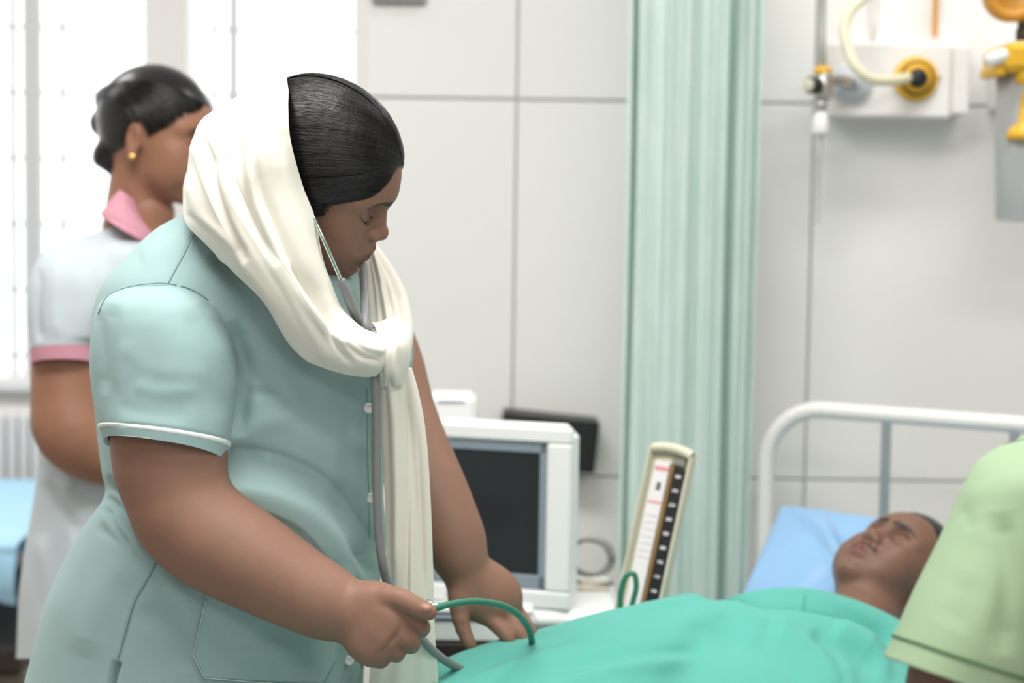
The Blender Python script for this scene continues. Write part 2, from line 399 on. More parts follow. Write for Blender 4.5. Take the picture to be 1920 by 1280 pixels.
def curtain_mat():
    m = mat('mint_curtain', (.53, .74, .63), .85, spec=.1); nt = m.node_tree; b = nt.nodes['Principled BSDF']; L = nt.links
    tc = nt.nodes.new('ShaderNodeTexCoord'); mp = nt.nodes.new('ShaderNodeMapping'); mp.inputs['Scale'].default_value = (38, 38, 11); L.new(tc.outputs['Object'], mp.inputs[0])
    n = nt.nodes.new('ShaderNodeTexNoise'); n.inputs['Scale'].default_value = 1; n.inputs['Detail'].default_value = 5; L.new(mp.outputs[0], n.inputs['Vector'])
    r = nt.nodes.new('ShaderNodeValToRGB'); r.color_ramp.elements[0].position = .35; r.color_ramp.elements[0].color = (.73, .86, .80, 1); r.color_ramp.elements[1].position = .62; r.color_ramp.elements[1].color = (.80, .90, .86, 1)
    L.new(n.outputs['Fac'], r.inputs[0]); L.new(r.outputs[0], b.inputs['Base Color'])
    b.inputs['Transmission Weight'].default_value = 0; t = nt.nodes.new('ShaderNodeBsdfTranslucent'); t.inputs[0].default_value = (.5, .72, .62, 1)
    mx = nt.nodes.new('ShaderNodeMixShader'); mx.inputs[0].default_value = .25; o = nt.nodes['Material Output']
    L.new(b.outputs[0], mx.inputs[1]); L.new(t.outputs[0], mx.inputs[2]); L.new(mx.outputs[0], o.inputs[0]); return m
CURT = curtain_mat()
#
#@@ROOM
# ================================================================== THE ROOM
WD = 3.65            # distance of the tiled wall
XA = float(V(966, 400, WD)[0]); XB = float(V(1522, 400, WD)[0]); TW = XB-XA
ZA = float(V(1100, 188, WD)[2]); ZB = float(V(1120, 893, WD)[2]); TH = ZA-ZB
XL = float(V(690, 300, WD)[0])       # where the tiled wall ends
wall = struct(Bag().box((XL, WD+.012, 0), (3.0, WD+.12, 2.8)).obj('wall_back', GROUT, smooth=False))
xs = [XL-.004]+[XA+TW*i for i in range(0, 5)]; zs = [0.0, ZB-TH+.0, ZB, ZA, ZA+TH]; zs = [z for z in zs if z >= 0]+[2.8]
if zs[1] < .12: zs.pop(1)
for i in range(len(xs)-1):
    for j in range(len(zs)-1):
        g = .0022
        Bag().box((xs[i]+(g if i else 0), WD, zs[j]+g), (xs[i+1]-g, WD+.02, zs[j+1]-g), bev=.0015).obj('wall_panel', WALLM, wall, smooth=False)
struct(Bag().box((XL-.03, WD+.021, 0), (XL-.0005, WD+.13, 2.8)).obj('trim_1', PAINT, smooth=False))
FWD = 5.0
struct(Bag().box((-4.3, -2.7, -.06), (3.0, FWD+.3, 0)).obj('floor', FLOORM, smooth=False))
struct(Bag().box((-4.2, -2.6, 2.8), (3.1, FWD+.3, 2.9)).obj('ceiling', PAINT, smooth=False))
struct(Bag().box((3.0, -2.6, 0), (3.1, FWD+.3, 2.8)).obj('wall_right', PAINT, smooth=False))
struct(Bag().box((-4.3, -2.6, 0), (-4.2, FWD+.3, 2.8)).obj('wall_left', PAINT, smooth=False))
struct(Bag().box((-4.3, -2.7, 0), (3.1, -2.6, 2.8)).obj('wall_front', PAINT, smooth=False))
# window wall further back
SZ = float(V(30, 716, FWD)[2])
struct(Bag().box((-4.2, FWD, 0), (.6, FWD+.2, SZ)).obj('wall_window', PAINT, smooth=False))
def wx(px): return float(V(px, 300, FWD)[0])
struct(Bag().box((wx(272), FWD-.02, SZ), (wx(352), FWD+.2, 2.8)).obj('wall_pillar', PAINT, smooth=False))
struct(Bag().box((-4.2, FWD-.05, SZ-.02), (.6, FWD+.2, SZ+.015), bev=.004).obj('trim_2', PAINT, smooth=False))
win = struct(Bag().box((-4.2, FWD+.02, 2.6), (.6, FWD+.09, 2.8)).obj('window_1', GLAZE, smooth=False))
def vbar(a, b, y0, y1, m, name): Bag().box((wx(a), FWD+y0, SZ+.015), (wx(b), FWD+y1, 2.6)).obj(name, m, win, smooth=False)
WF1 = mat('white_window_frame', (.72, .73, .73), .5)
for a, b, m in ((14, 22, WF1), (40, 70, GLAZE), (108, 116, WF1), (-90, -60, GLAZE), (427, 441, GLAZE), (395, 400, WF1), (660, 672, PAINT)):
    vbar(a, b, .02, .06, m, 'window_frame')
for k in range(-3, 10):
    z = float(V(150, 47+125*k, FWD)[2])
    if SZ+.05 < z < 2.6:
        Bag().box((-4.2, FWD+.07, z-.006), (wx(256), FWD+.085, z+.006)).obj('window_bar', WF1, win, smooth=False)
        Bag().box((wx(368), FWD+.07, z-.006), (wx(668), FWD+.085, z+.006)).obj('window_bar', WF1, win, smooth=False)
# heater-like white slats under the window
rad = empty('wall_radiator', (wx(60), FWD-.08, .1), 'white ribbed panel on the wall under the bright window', 'radiator')
for k in range(16):
    x = wx(-60+22*k); Bag().box((x, FWD-.10, .12), (x+.024, FWD-.06, SZ-.08), bev=.006).obj('slat', PAINT, rad)
Bag().box((wx(-66), FWD-.06, .1), (wx(300), FWD-.045, SZ-.06)).obj('back_plate', PAINT, rad)
# bed behind the second nurse
bx0, bx1 = float(V(-420, 905, 4.3)[0]), float(V(120, 905, 4.3)[0]); bz = float(V(30, 906, 4.7)[2])
b2 = empty('hospital_bed', ((bx0+bx1)/2, 4.3, 0), 'blue vinyl hospital bed under the bright window behind the nurse in white', 'bed')
G = []
for t in np.linspace(0, 1, 30):
    x = bx0+(bx1-bx0)*t; s = .5*math.sin(t*9)
    G.append([(x, 3.88, bz-.13+.01*math.sin(t*30)), (x, 3.87+.01*math.sin(t*37), bz-.09), (x, 3.88, bz-.03), (x, 3.93, bz), (x, 4.3, bz+.012*s), (x, 4.75, bz), (x, 4.78, bz-.2)])
mG = Bag(); mG.grid(crm(np.array(G).transpose(1, 0, 2), 40)); mG.obj('mattress', BLUEBED, b2)
Bag().box((bx0, 3.9, bz-.30), (bx1, 4.78, bz-.24), bev=.01).obj('side_rail', DARKBR, b2)
Bag().box((bx0, 3.95, bz-.42), (bx1, 4.7, bz-.31), bev=.01).obj('frame', TAUPE, b2)
for x in (bx0+.05, bx1-.05):
    for y in (3.97, 4.68): Bag().tube([(x, y, 0), (x, y, bz-.40)], .02).obj('leg', TAUPE, b2)
# sign hanging above
sx0, sx1 = float(V(698, 0, WD)[0]), float(V(800, 0, WD)[0]); sz = float(V(750, 6, WD)[2])
sg = empty('wall_notice', ((sx0+sx1)/2, WD-.02, sz), 'dull pink framed notice high on the white wall, only its bottom edge seen', 'notice')
Bag().box((sx0, WD-.02, sz), (sx1, WD-.001, sz+.30), bev=.003).obj('frame', mat('dull_grey_frame', (.30, .27, .29), .5), sg)
Bag().box((sx0+.012, WD-.022, sz+.012), (sx1-.012, WD-.0195, sz+.288)).obj('sheet', mat('dull_pink', (.52, .40, .44), .6), sg, smooth=False)
# ---------------- curtain
def cur():
    ztop, zbot = 2.78, .35; n = 420; rows = 40; G = np.zeros((rows, n, 3)); s = np.linspace(0, 1, n)
    folds = [(.045, .010), (.13, .03), (.21, .02), (.30, .035), (.38, .03), (.47, .03), (.55, .028), (.63, .03), (.72, .04), (.80, .03), (.88, .05), (.96, .03)]
    for i in range(rows):
        z = ztop+(zbot-ztop)*i/(rows-1); f = i/(rows-1)
        xl = float(V(1180, 0, 3.35)[0])*(1-f)+float(V(1163, 1000, 3.35)[0])*f; xr = float(V(1441, 0, 3.35)[0])*(1-f)+float(V(1404, 1060, 3.35)[0])*f
        y = 3.38+.004*np.sin(s*38+.6*z)+.003*np.sin(s*71+2*z)
        for (c0, c1, am, wd) in ((.06, .05, .030, .014), (.17, .2, -.012, .03), (.31, .29, .014, .03), (.42, .44, -.010, .03), (.53, .5, .010, .035), (.63, .66, -.012, .03), (.80, .80, .045, .032), (.90, .91, -.014, .03), (.97, .96, .012, .02)):
            y = y+am*np.exp(-((s-c0-(c1-c0)*f-.006*np.sin(z*4+c0*30))/wd)**2)
        x = xl+(xr-xl)*s
        G[i] = np.stack([x, y, np.full(n, z)], -1)
    b = Bag(); b.grid(G); o = b.obj('privacy_curtain', CURT)
    so = o.modifiers.new('s', 'SOLIDIFY'); so.thickness = .0015
    tag(o, 'mint green privacy curtain hanging in folds between wall and bed', 'curtain')
cur()
cr = empty('curtain_rail', (1.0, 3.38, 2.79), 'metal rail under the ceiling that carries the mint curtain', 'rail')
Bag().box((-.2, 3.36, 2.784), (2.2, 3.40, 2.799)).obj('track', STEEL, cr)
# ---------------- bed with patient
h0 = V(1436, 900, 3.38); hd = nrm(np.array([.866, -.5, 0])); ax = np.array([-.5, -.866, 0]); BW = .92
hz = float(V(1548, 764.5, 3.36)[2]); x0, y0 = h0[0], h0[1]
def B(u, s, z): return np.array([x0, y0, 0])+hd*u+ax*s+np.array([0, 0, z])
bed = empty('hospital_bed', tuple(B(BW/2, 1.0, 0)), 'white enamelled tubular hospital bed the patient lies on', 'bed')
arc = [B(0, 0, 0.02), B(0, 0, .5), B(0, 0, hz-.11)]+[B(.11-.11*math.cos(a), 0, hz-.11+.11*math.sin(a)) for a in np.linspace(.2, 1.57, 8)]
arc += [B(BW/2, 0, hz)]+[B(BW-.11+.11*math.sin(a), 0, hz-.11+.11*math.cos(a)) for a in np.linspace(0, 1.4, 8)]+[B(BW, 0, hz-.11), B(BW, 0, .5), B(BW, 0, .02)]
Bag().tube(arc, .0155, 16).obj('headboard_rail', ENAMEL, bed)
for u in (.235, .47, .70): Bag().tube([B(u, 0, .40), B(u, 0, hz-.01)], .0095, 12).obj('spindle', ENAMEL, bed)
Bag().tube([B(0, 0, .42), B(BW, 0, .42)], .012, 10).obj('cross_rail', ENAMEL, bed)
arc2 = [p+ax*2.02 for p in arc]; arc2 = [np.array([p[0], p[1], min(p[2], hz-.28+.0*p[2])]) for p in arc2]
Bag().tube([B(0, 2.02, .02), B(0, 2.02, .5)], .0155).obj('foot_post', ENAMEL, bed); Bag().tube([B(BW, 2.02, .02), B(BW, 2.02, .5)], .0155).obj('foot_post', ENAMEL, bed)
Bag().tube([B(0, 2.02, .5), B(BW, 2.02, .5)], .0155).obj('foot_rail', ENAMEL, bed)
Rb = np.stack([hd, ax, [0, 0, 1]], 1)
Bag().box((.0, .03, .43), (BW, 2.0, .49), R=Rb, c=(x0, y0, 0), bev=.01).obj('bed_frame', ENAMEL, bed)
Bag().box((.01, .04, .49), (BW-.01, 1.98, .60), R=Rb, c=(x0, y0, 0), bev=.03).obj('mattress', BLUEBED, bed)
# pillow: puffed slab leaning up against the headboard
def pillow():
    n = 60; top = []; c = [V(1466, 948, 3.20), V(1790, 996, 2.93), V(1830, 1180, 2.74), V(1385, 1130, 2.92)]
    u = np.linspace(0, 1, n)[:, None, None]; v = np.linspace(0, 1, n)[None, :, None]
    P = (1-v)*((1-u)*c[0]+u*c[1])+v*((1-u)*c[3]+u*c[2]); U, W = u[..., 0]+0*v[..., 0], v[..., 0]+0*u[..., 0]
    puff = (np.clip(np.sin(U*np.pi), 0, 1)**.45)*(np.clip(np.sin(W*np.pi), 0, 1)**.45)
    nn = nrm(np.cross(c[1]-c[0], c[3]-c[0])); nn = nn if nn@(CO-c[0]) > 0 else -nn
    wr = .012*np.exp(-((U*1.0-W*.6-.1)/.06)**2)+.010*np.exp(-((U-.25-.3*W)/.05)**2)-.010*np.exp(-((U+.5*W-.75)/.07)**2)
    dent = .05*np.exp(-((U-.72)**2+(W-.5)**2)/.05)
    T = P+nn*((.03*puff+wr*puff-dent*puff)[..., None]); Bt = P-nn*((.075*puff)[..., None])
    b = Bag(); b.grid(T); b.grid(Bt[::-1]); o = b.obj('pillow', PILLOWM)
    tag(o, 'blue vinyl pillow propped against the white headboard under the patient', 'pillow')
pillow()
# ---------------- oxygen outlet box on the wall
ox = empty('gas_outlet_panel', tuple(V(1670, 150, WD)), 'white wall box with a white and a yellow gas outlet', 'gas outlet')
def wb(name, x0p, y0p, x1p, y1p, d0, d1, m, par, bev=.004, label=None):
    a = V(x0p, y0p, d0); b = V(x1p, y1p, d0); return Bag().box((a[0], d0, b[2]), (b[0], d1, a[2]), bev=bev).obj(name, m, par, label, smooth=False)
wb('front_plate', 1554, 78, 1783, 223, 3.545, 3.560, PAINT, ox, .006)
wb('back_box', 1566, 82, 1816, 214, 3.56, WD, PAINT, ox, .003)
def dirc(px, py, D): return V(px, py, D)
cw = V(1598, 155, 3.545); cy = V(1716, 148, 3.545); Yn = np.array([0, -1., 0])
Bag().lathe(cw, Yn, [(0, .001), (.041, .001), (.041, .006), (.037, .011), (.030, .011), (.030, .016), (.024, .020), (.016, .020), (.016, .026), (0, .026)]).obj('white_outlet', mat('pale_blue_white_plastic', (.66, .70, .76), .35), ox)
Bag().lathe(cy, Yn, [(0, .001), (.044, .001), (.044, .008), (.040, .014), (.032, .014)]).obj('yellow_outlet', YELLOW, ox)
Bag().lathe(cy, Yn, [(.034, .010), (.034, .017), (.029, .017), (.029, .012)]).obj('black_ring', BLACK, ox)
Bag().lathe(cy, Yn, [(.029, .010), (.029, .021), (.022, .024), (.018, .024), (.018, .014)]).obj('yellow_collar', YELLOW, ox)
Bag().lathe(cy, Yn, [(.0185, .012), (.0185, .030), (.012, .034), (0, .034)]).obj('black_socket', BLACK, ox)
Bag().lathe(V(1762, 145, 3.545), Yn, [(0, .004), (.003, .003), (.004, .001)]).obj('screw', STEEL, ox)
# flowmeter plugged into the white outlet
fm = empty('oxygen_flowmeter', tuple(V(1545, 150, 3.47)), 'steel oxygen flowmeter with black knob plugged into the white outlet', 'flowmeter')
Bag().tube([V(1598, 155, 3.53), V(1585, 152, 3.50), V(1556, 150, 3.475)], [.013, .012, .010], 16).obj('plug', STEEL, fm)
Bag().lathe(V(1543, 186, 3.47), (0, 0, 1), [(0, 0), (.016, 0), (.018, .004), (.018, .048), (.016, .05), (0, .05)]).obj('body', STEEL, fm)
Bag().lathe(V(1543, 141, 3.47), (0, 0, 1), [(0, 0), (.0175, 0), (.0175, .012), (.014, .016), (0, .016)]).obj('yellow_ring', YELLOW, fm)
kd = nrm(np.array([-.75, -.65, -.05]))
Bag().lathe(V(1535, 160, 3.46), kd, [(0, 0), (.014, 0), (.0165, .004), (.0165, .026), (.014, .030), (0, .030)]).obj('knob', BLACK, fm)
Bag().lathe(V(1535, 160, 3.46)+kd*.030, kd, [(.0125, -.001), (.0125, .002), (.010, .0035), (0, .0035)]).obj('knob_face', CREAMC, fm)
Bag().lathe(V(1541, 208, 3.47), (0, 0, 1), [(0, 0), (.010, 0), (.011, .024), (0, .024)]).obj('outlet_nut', STEEL, fm)
Bag().lathe(V(1538, 252, 3.47), (0, 0, 1), [(0, 0), (.015, .0), (.017, .005), (.0155, .028), (.011, .042), (0, .044)]).obj('white_cap', PLASTW, fm)
Bag().tube([V(1540, 128, 3.47), V(1541, 60, 3.47), V(1542, -60, 3.47)], .0085, 12).obj('flow_tube', mat('clear_grey_tube', (.55, .56, .52), .2, alpha=.75), fm)
Bag().tube([V(1539, 250, 3.47), V(1535, 300, 3.5), V(1532, 420, 3.56)], .005, 8).obj('water_tube', mat('clear_tube', (.72, .73, .70), .2, alpha=.55), fm)
# cream suction tube looping from the yellow outlet
pts = [(1702, 146, 3.505), (1680, 150, 3.47), (1650, 151, 3.44), (1625, 144, 3.43), (1604, 125, 3.43), (1591, 95, 3.44), (1583, 60, 3.45), (1590, 28, 3.46), (1612, 2, 3.47), (1640, -20, 3.48), (1690, -60, 3.5)]
o = Bag().tube(crm(np.array([P3(p) for p in pts]), 60), .0105, 14).obj('suction_tube', CLEAR); tag(o, 'milky yellow rubber tube looping out of the yellow wall outlet', 'tube')
o = Bag().tube([V(1637, 72, WD-.012), V(1639, 30, WD-.012), V(1641, -80, WD-.012)], .006).obj('wall_cable', PAINT); tag(o, 'thin white cable running up the wall above the outlet box', 'cable')
a = V(1747, 70, WD-.02); b_ = V(1761, -80, WD-.02)
o = Bag().box((a[0], WD-.03, a[2]), (b_[0], WD-.016, b_[2]), bev=.003).obj('orange_conduit', ORANGE); tag(o, 'orange strip running up the wall from the outlet box', 'conduit')
# suction unit at the right edge
su = empty('suction_unit', tuple(V(1930, 250, 3.35)), 'wall suction unit with a yellow lid and a smoky clear jar', 'suction unit')
jc = V(1950, 415, 3.36); zt = float(V(1950, 140, 3.36)[2]); zb = float(V(1950, 415, 3.36)[2]); r = float(PR(88, 3.36))
Bag().lathe((jc[0], 3.36, zb), (0, 0, 1), [(0, .0), (r*.9, 0), (r*.94, .006), (r*1.02, zt-zb), (r*.98, zt-zb), (r*.9, .01), (0, .008)], 40).obj('jar', JAR, su)
Bag().box((float(V(1884, 0, 3.3)[0]), 3.27, zt-.002), (float(V(2010, 0, 3.3)[0]), 3.45, float(V(1900, 80, 3.3)[2])), bev=.012).obj('lid', YELLOW, su)
Bag().box((float(V(1868, 0, 3.3)[0]), 3.29, zt-.008), (float(V(1890, 0, 3.3)[0]), 3.40, zt+.012), bev=.004).obj('lid_rim', YELLOW, su)
Bag().tube([V(1850, 116, 3.29), V(1868, 108, 3.29), V(1896, 100, 3.29)], [.011, .0135, .012], 16).obj('white_nozzle', PLASTW, su)
Bag().lathe(V(1920, 262, 3.30), (0, 0, 1), [(0, 0), (.030, 0), (.034, .006), (.026, .022), (.012, .030), (.009, .10), (.020, .105), (.022, .13), (0, .13)]).obj('float_valve', YELLOW, su)
Bag().lathe(V(1916, 76, 3.32), (0, 0, 1), [(0, 0), (.012, 0), (.012, .02), (.009, .022), (.009, .035), (.013, .036), (.013, .05), (0, .05)]).obj('black_connector', mat('dark_grey_metal', (.10, .10, .11), .35, metal=.7), su)
oc = V(1897, -12, 3.30)
Bag().lathe(oc, (-.1, -1, -.1), [(0, .02), (.030, .022), (.034, .03), (.048, .03), (.052, .024), (.052, -.02), (.04, -.04), (0, -.04)], 36).obj('orange_gauge', ORANGE, su)
Bag().lathe(oc+np.array([-.01, -.03, .012]), (-.1, -1, -.1), [(0, .006), (.012, .005), (.014, 0)], 20).obj('gauge_hub', ORANGE, su)
wb('wall_bracket', 1905, 90, 2000, 200, 3.45, WD, PAINT, su)
# ---------------- trolley, monitor, black box, cable
TZ = float(V(1060, 1147, 2.86)[2])-.001
tr = empty('equipment_trolley', (.1, 3.05, 0), 'white equipment trolley standing behind the bed', 'trolley')
tx0, tx1 = float(V(770, 1100, 2.9)[0]), float(V(1165, 1100, 2.9)[0])
Bag().box((tx0, 2.86, TZ-.03), (tx1, 3.16, TZ), bev=.012).obj('top', PLASTW, tr)
Bag().box((tx0+.01, 2.87, TZ-.16), (tx1-.01, 3.15, TZ-.045), bev=.008).obj('drawer', PLASTW, tr)
Bag().box((tx0+.02, 2.88, .12), (tx1-.02, 3.14, TZ-.17), bev=.008).obj('cabinet', CREAMC, tr)
for x in (tx0+.05, tx1-.05):
    for y in (2.93, 3.09):
        Bag().lathe((x-.015, y, .05), (1, 0, 0), [(0, 0), (.045, 0), (.05, .01), (.05, .02), (.045, .03), (0, .03)]).obj('caster', BLACK, tr)
        Bag().tube([(x, y, .06), (x, y, .13)], .012).obj('caster_stem', STEEL, tr)
mo = empty('patient_monitor', tuple(V(940, 1110, 3.0)), 'white bedside monitor with a dark screen behind the nurse', 'monitor')
mR0 = V(812, 772, 2.90); mR1 = V(1081, 800, 2.86); mz0 = float(V(1060, 1146, 2.86)[2]); mzt = float(V(1081, 802, 2.86)[2])
ux = nrm(np.array([1., -.30, 0])); uy = np.array([-ux[1], ux[0], 0]); Rm_ = np.stack([ux, uy, [0, 0, 1]], 1)
mw = .30; org = V(1072, 800, 2.86)*np.array([1, 1, 0])
MW0 = mat('monitor_white', (.87, .88, .87), .45)
def mbx(name, u0, u1, d0, d1, z0, z1, m, bev=.006, par=mo): return Bag().box((u0, d0, z0), (u1, d1, z1), R=Rm_, c=org, bev=bev).obj(name, m, par)
mbx('housing', -mw, 0, .012, .07, mz0, mzt, MW0, .02)
sR, sL, sT, sB = -.042, -mw+.02, mzt-.028, mz0+.030
for (n_, a, b, c, d) in (('front_bezel', -mw, 0, sT, mzt-.002), ('front_bezel', -mw, 0, mz0, sB), ('front_bezel', sR, 0, sB, sT), ('front_bezel', -mw, sL, sB, sT)):
    mbx(n_, a, b, 0, .02, c, d, MW0, .004)
for (a, b, c, d) in ((sL, sR, sT-.018, sT), (sL, sR, sB, sB+.024), (sR-.013, sR, sB, sT), (sL, sL+.013, sB, sT)):
    mbx('screen_surround', a, b, .006, .016, c, d, SLATE, .002)
mbx('screen', sL+.012, sR-.012, .010, .014, sB+.022, sT-.016, GLASSD, 0)
for k in range(3):
    mbx('button', -.21+.035*k, -.19+.035*k, -.004, .004, mz0+.008, mz0+.018, SLATE, .002)
bb = empty('printer', tuple(V(860, 760, 3.1)), 'white box standing behind the monitor against the tiled wall', 'box')
a = V(800, 738, 3.08); b_ = V(893, 775, 3.08)
Bag().box((a[0], 3.06, TZ+.002), (b_[0], 3.15, a[2]), bev=.01).obj('case', MW0, bb)
Bag().box((a[0]+.02, 3.057, a[2]-.012), (b_[0]-.02, 3.065, a[2]-.009)).obj('lid_seam', SLATE, bb)
kb = empty('wall_socket_box', tuple(V(1030, 820, WD)), 'black rectangular box fixed on the tiled wall above the monitor', 'box')
a = V(938, 774, 3.58); b_ = V(1118, 880, 3.58)
ry = .09; RR = np.array([[math.cos(ry), 0, math.sin(ry)], [0, 1, 0], [-math.sin(ry), 0, math.cos(ry)]]); cc = (a+b_)/2
hw, hh = (b_[0]-a[0])/2, (a[2]-b_[2])/2-.004
Bag().box((-hw, -.03, -hh), (hw, .068, hh), R=RR, c=(cc[0], 3.58, cc[2]), bev=.004).obj('body', BLACK, kb)
Bag().box((-hw+.012, -.034, -hh+.012), (hw-.012, -.029, hh-.012), R=RR, c=(cc[0], 3.58, cc[2]), bev=.002).obj('cover', BLACK, kb)
cb = []
for k in range(160):
    t = k/159*2*math.pi*2.4; rr = .036+.004*math.sin(t*1.7); c0 = V(1106, 1045, 3.10)
    cb.append(c0+np.array([rr*1.1*math.cos(t), .012*math.sin(t*.5)+.012*k/159, rr*math.sin(t)*.85]))
cb += [V(1080, 1096, 3.05), V(1115, 1100, 3.03), V(1150, 1092, 3.03)]
o = Bag().tube(crm(np.array(cb), 220), .0042, 8).obj('cable_coil', CABLE); tag(o, 'grey cable coiled on the trolley beside the monitor', 'cable')
o = Bag().box((float(V(1085, 0, 3.1)[0]), 3.02, TZ), (float(V(1160, 0, 3.1)[0]), 3.08, TZ+.008), bev=.003).obj('cable_tray', CREAMC); tag(o, 'low cream tray under the coiled cable on the trolley', 'tray')
# papers and tray between the two hands
pt = empty('instrument_tray', tuple(V(850, 1215, 2.80)), 'white tray with grey slot and papers in front of the monitor', 'tray')
for (n_, a, b, c, d, D, m) in (('tray_body', 800, 1000, 1165, 1204, 2.80, PLASTW), ('slot', 800, 905, 1154, 1163, 2.795, SLATE), ('rim', 800, 1000, 1140, 1153, 2.80, PLASTW), ('dark_base', 800, 1000, 1205, 1235, 2.80, DARKBR)):
    p, q = V(a, c, D), V(b, d, D); Bag().box((p[0], D, q[2]), (q[0], 2.858, p[2]), bev=.003).obj(n_, m, pt)
# ---------------- sphygmomanometer
sp_ = empty('blood_pressure_gauge', tuple(V(1200, 1180, 2.72)), 'open mercury blood pressure gauge with a black numbered scale', 'blood pressure gauge')
TLc, TRc, BLc, BRc = V(1222, 826, 2.80), V(1300, 838, 2.76), V(1152, 1200, 2.72), V(1232, 1210, 2.68)
su_ = nrm(TRc-TLc); sv = nrm((BLc-TLc)-su_*((BLc-TLc)@su_)); sn = np.cross(su_, sv); sn = sn if sn@(CO-TLc) > 0 else -sn
sv = nrm(np.cross(sn, su_)); sv = sv if sv[2] < 0 else -sv
SW = float(np.linalg.norm(TRc-TLc)); SH = float(np.linalg.norm(BLc-TLc)); Rs = np.stack([su_, sv, sn], 1)
def sbx(name, u0, u1, v0, v1, n0, n1, m, bev=.001, label=None): return Bag().box((u0*SW, v0*SH, n0), (u1*SW, v1*SH, n1), R=Rs, c=TLc, bev=bev).obj(name, m, sp_, label)
sbx('case_back', .0, 1., .02, 1., -.022, -.014, CREAMC, .003)
sbx('case_side', .0, .045, .03, 1., -.02, .006, CREAMC, .002); sbx('case_side', .94, 1., .05, 1., -.02, .000, CREAMC, .002)
arc_ = [TLc+su_*SW*t+sv*(.035*SH-.022*SH*math.sin(t*math.pi)**.7+.012*SH*t)-sn*.006 for t in np.linspace(.02, .98, 16)]
Bag().tube(arc_, .008, 10).obj('case_rim', CREAMC, sp_)
sbx('chart', .10, .50, .09, .98, -.014, -.011, PAPER)
sbx('chart_heading', .14, .46, .115, .135, -.011, -.0104, REDP, 0); sbx('chart_line', .14, .46, .29, .30, -.011, -.0104, REDP, 0)
sbx('chart_mark', .26, .36, .195, .235, -.011, -.0104, DARKP, 0)
for k in range(7): sbx('chart_text', .16, .44, .36+.035*k, .365+.035*k, -.011, -.0104, mat('faint_pink_print', (.70, .60, .62), .8) if k == 0 else bpy.data.materials['faint_pink_print'], 0)
sbx('mercury_tube', .53, .62, .095, 1., -.014, -.003, BROWN, .002); sbx('tube_edge', .50, .53, .095, 1., -.014, -.006, BLACK, .001)
sc_ = sbx('scale', .63, .935, .115, 1., -.014, -.006, BLACK, .001)
sbx('tube_clip', .55, .85, .06, .105, -.014, -.002, STEEL, .003)
for k in range(11):
    cu = bpy.data.curves.new('n', 'FONT'); cu.body = str(300-20*k); cu.size = .0064; cu.extrude = .0002; cu.align_x = 'CENTER'; cu.align_y = 'CENTER'
    cu.offset = .0003
    to = bpy.data.objects.new('tmp', cu); sc.collection.objects.link(to); dg = bpy.context.evaluated_depsgraph_get(); me = bpy.data.meshes.new_from_object(to.evaluated_get(dg)); bpy.data.objects.remove(to)
    n = len(me.vertices); co = np.zeros(n*3, np.float32); me.vertices.foreach_get('co', co); co = co.reshape(-1, 3)
    Pn = TLc+su_*SW*.755+sv*SH*(.155+.0715*k)+sn*(-.0055)+co[:, :1]*su_-co[:, 1:2]*sv+co[:, 2:]*sn
    me.vertices.foreach_set('co', Pn.astype(np.float32).ravel()); me.update(); me.materials.clear(); me.materials.append(PAPER)
    link('scale_number', me, sp_)
lp = [(1163, 1150, 2.62), (1164, 1110, 2.62), (1174, 1080, 2.62), (1189, 1076, 2.62), (1193, 1100, 2.62), (1186, 1130, 2.62), (1178, 1165, 2.62)]
o = Bag().tube(crm(np.array([P3(p) for p in lp]), 40), .0042, 12).obj('rubber_tube', TUBEGR); tag(o, 'loop of green rubber tube at the foot of the pressure gauge', 'tube')
#@@SHEET
# blanket over the patient
crest = [(560, 1395, 2.16, .0), (700, 1312, 2.26, 0), (770, 1274, 2.31, 0), (850, 1228, 2.37, 0), (940, 1196, 2.42, 0), (1010, 1180, 2.45, 0), (1090, 1157, 2.48, 0), (1190, 1133, 2.52, 0), (1290, 1112, 2.57, 0), (1350, 1101, 2.61, 0), (1420, 1097, 2.66, 0), (1490, 1097, 2.665, 0), (1560, 1109, 2.665, 0), (1630, 1134, 2.66, 0), (1690, 1166, 2.655, 0), (1760, 1215, 2.63, 0), (1850, 1290, 2.58, 0), (1960, 1370, 2.52, 0)]
Cc = crm(np.array(crest, float), 300); P0 = V(Cc[:, 0], Cc[:, 1], Cc[:, 2])
prof = [(.30, -.28), (.24, -.16), (.17, -.09), (.10, -.045), (.04, -.012), (0, 0), (-.05, .0), (-.12, -.006), (-.22, -.02), (-.34, -.045), (-.46, -.10), (-.56, -.20), (-.62, -.34), (-.64, -.46)]
pr_ = crm(np.array(prof), 150)
zfl = .61
nrmx = np.array([.38, .925, 0])
G = P0[None]+pr_[:, None, :1]*nrmx+pr_[:, None, 1:]*np.array([0, 0, 1.])
G[..., 2] = np.where(G[..., 2] < zfl, zfl+(G[..., 2]-zfl)*np.where(pr_[:, None, 0] > 0, .08, 1.), G[..., 2])
N = gnormal(G, False); N = N*np.sign((N[..., 2:]).mean())
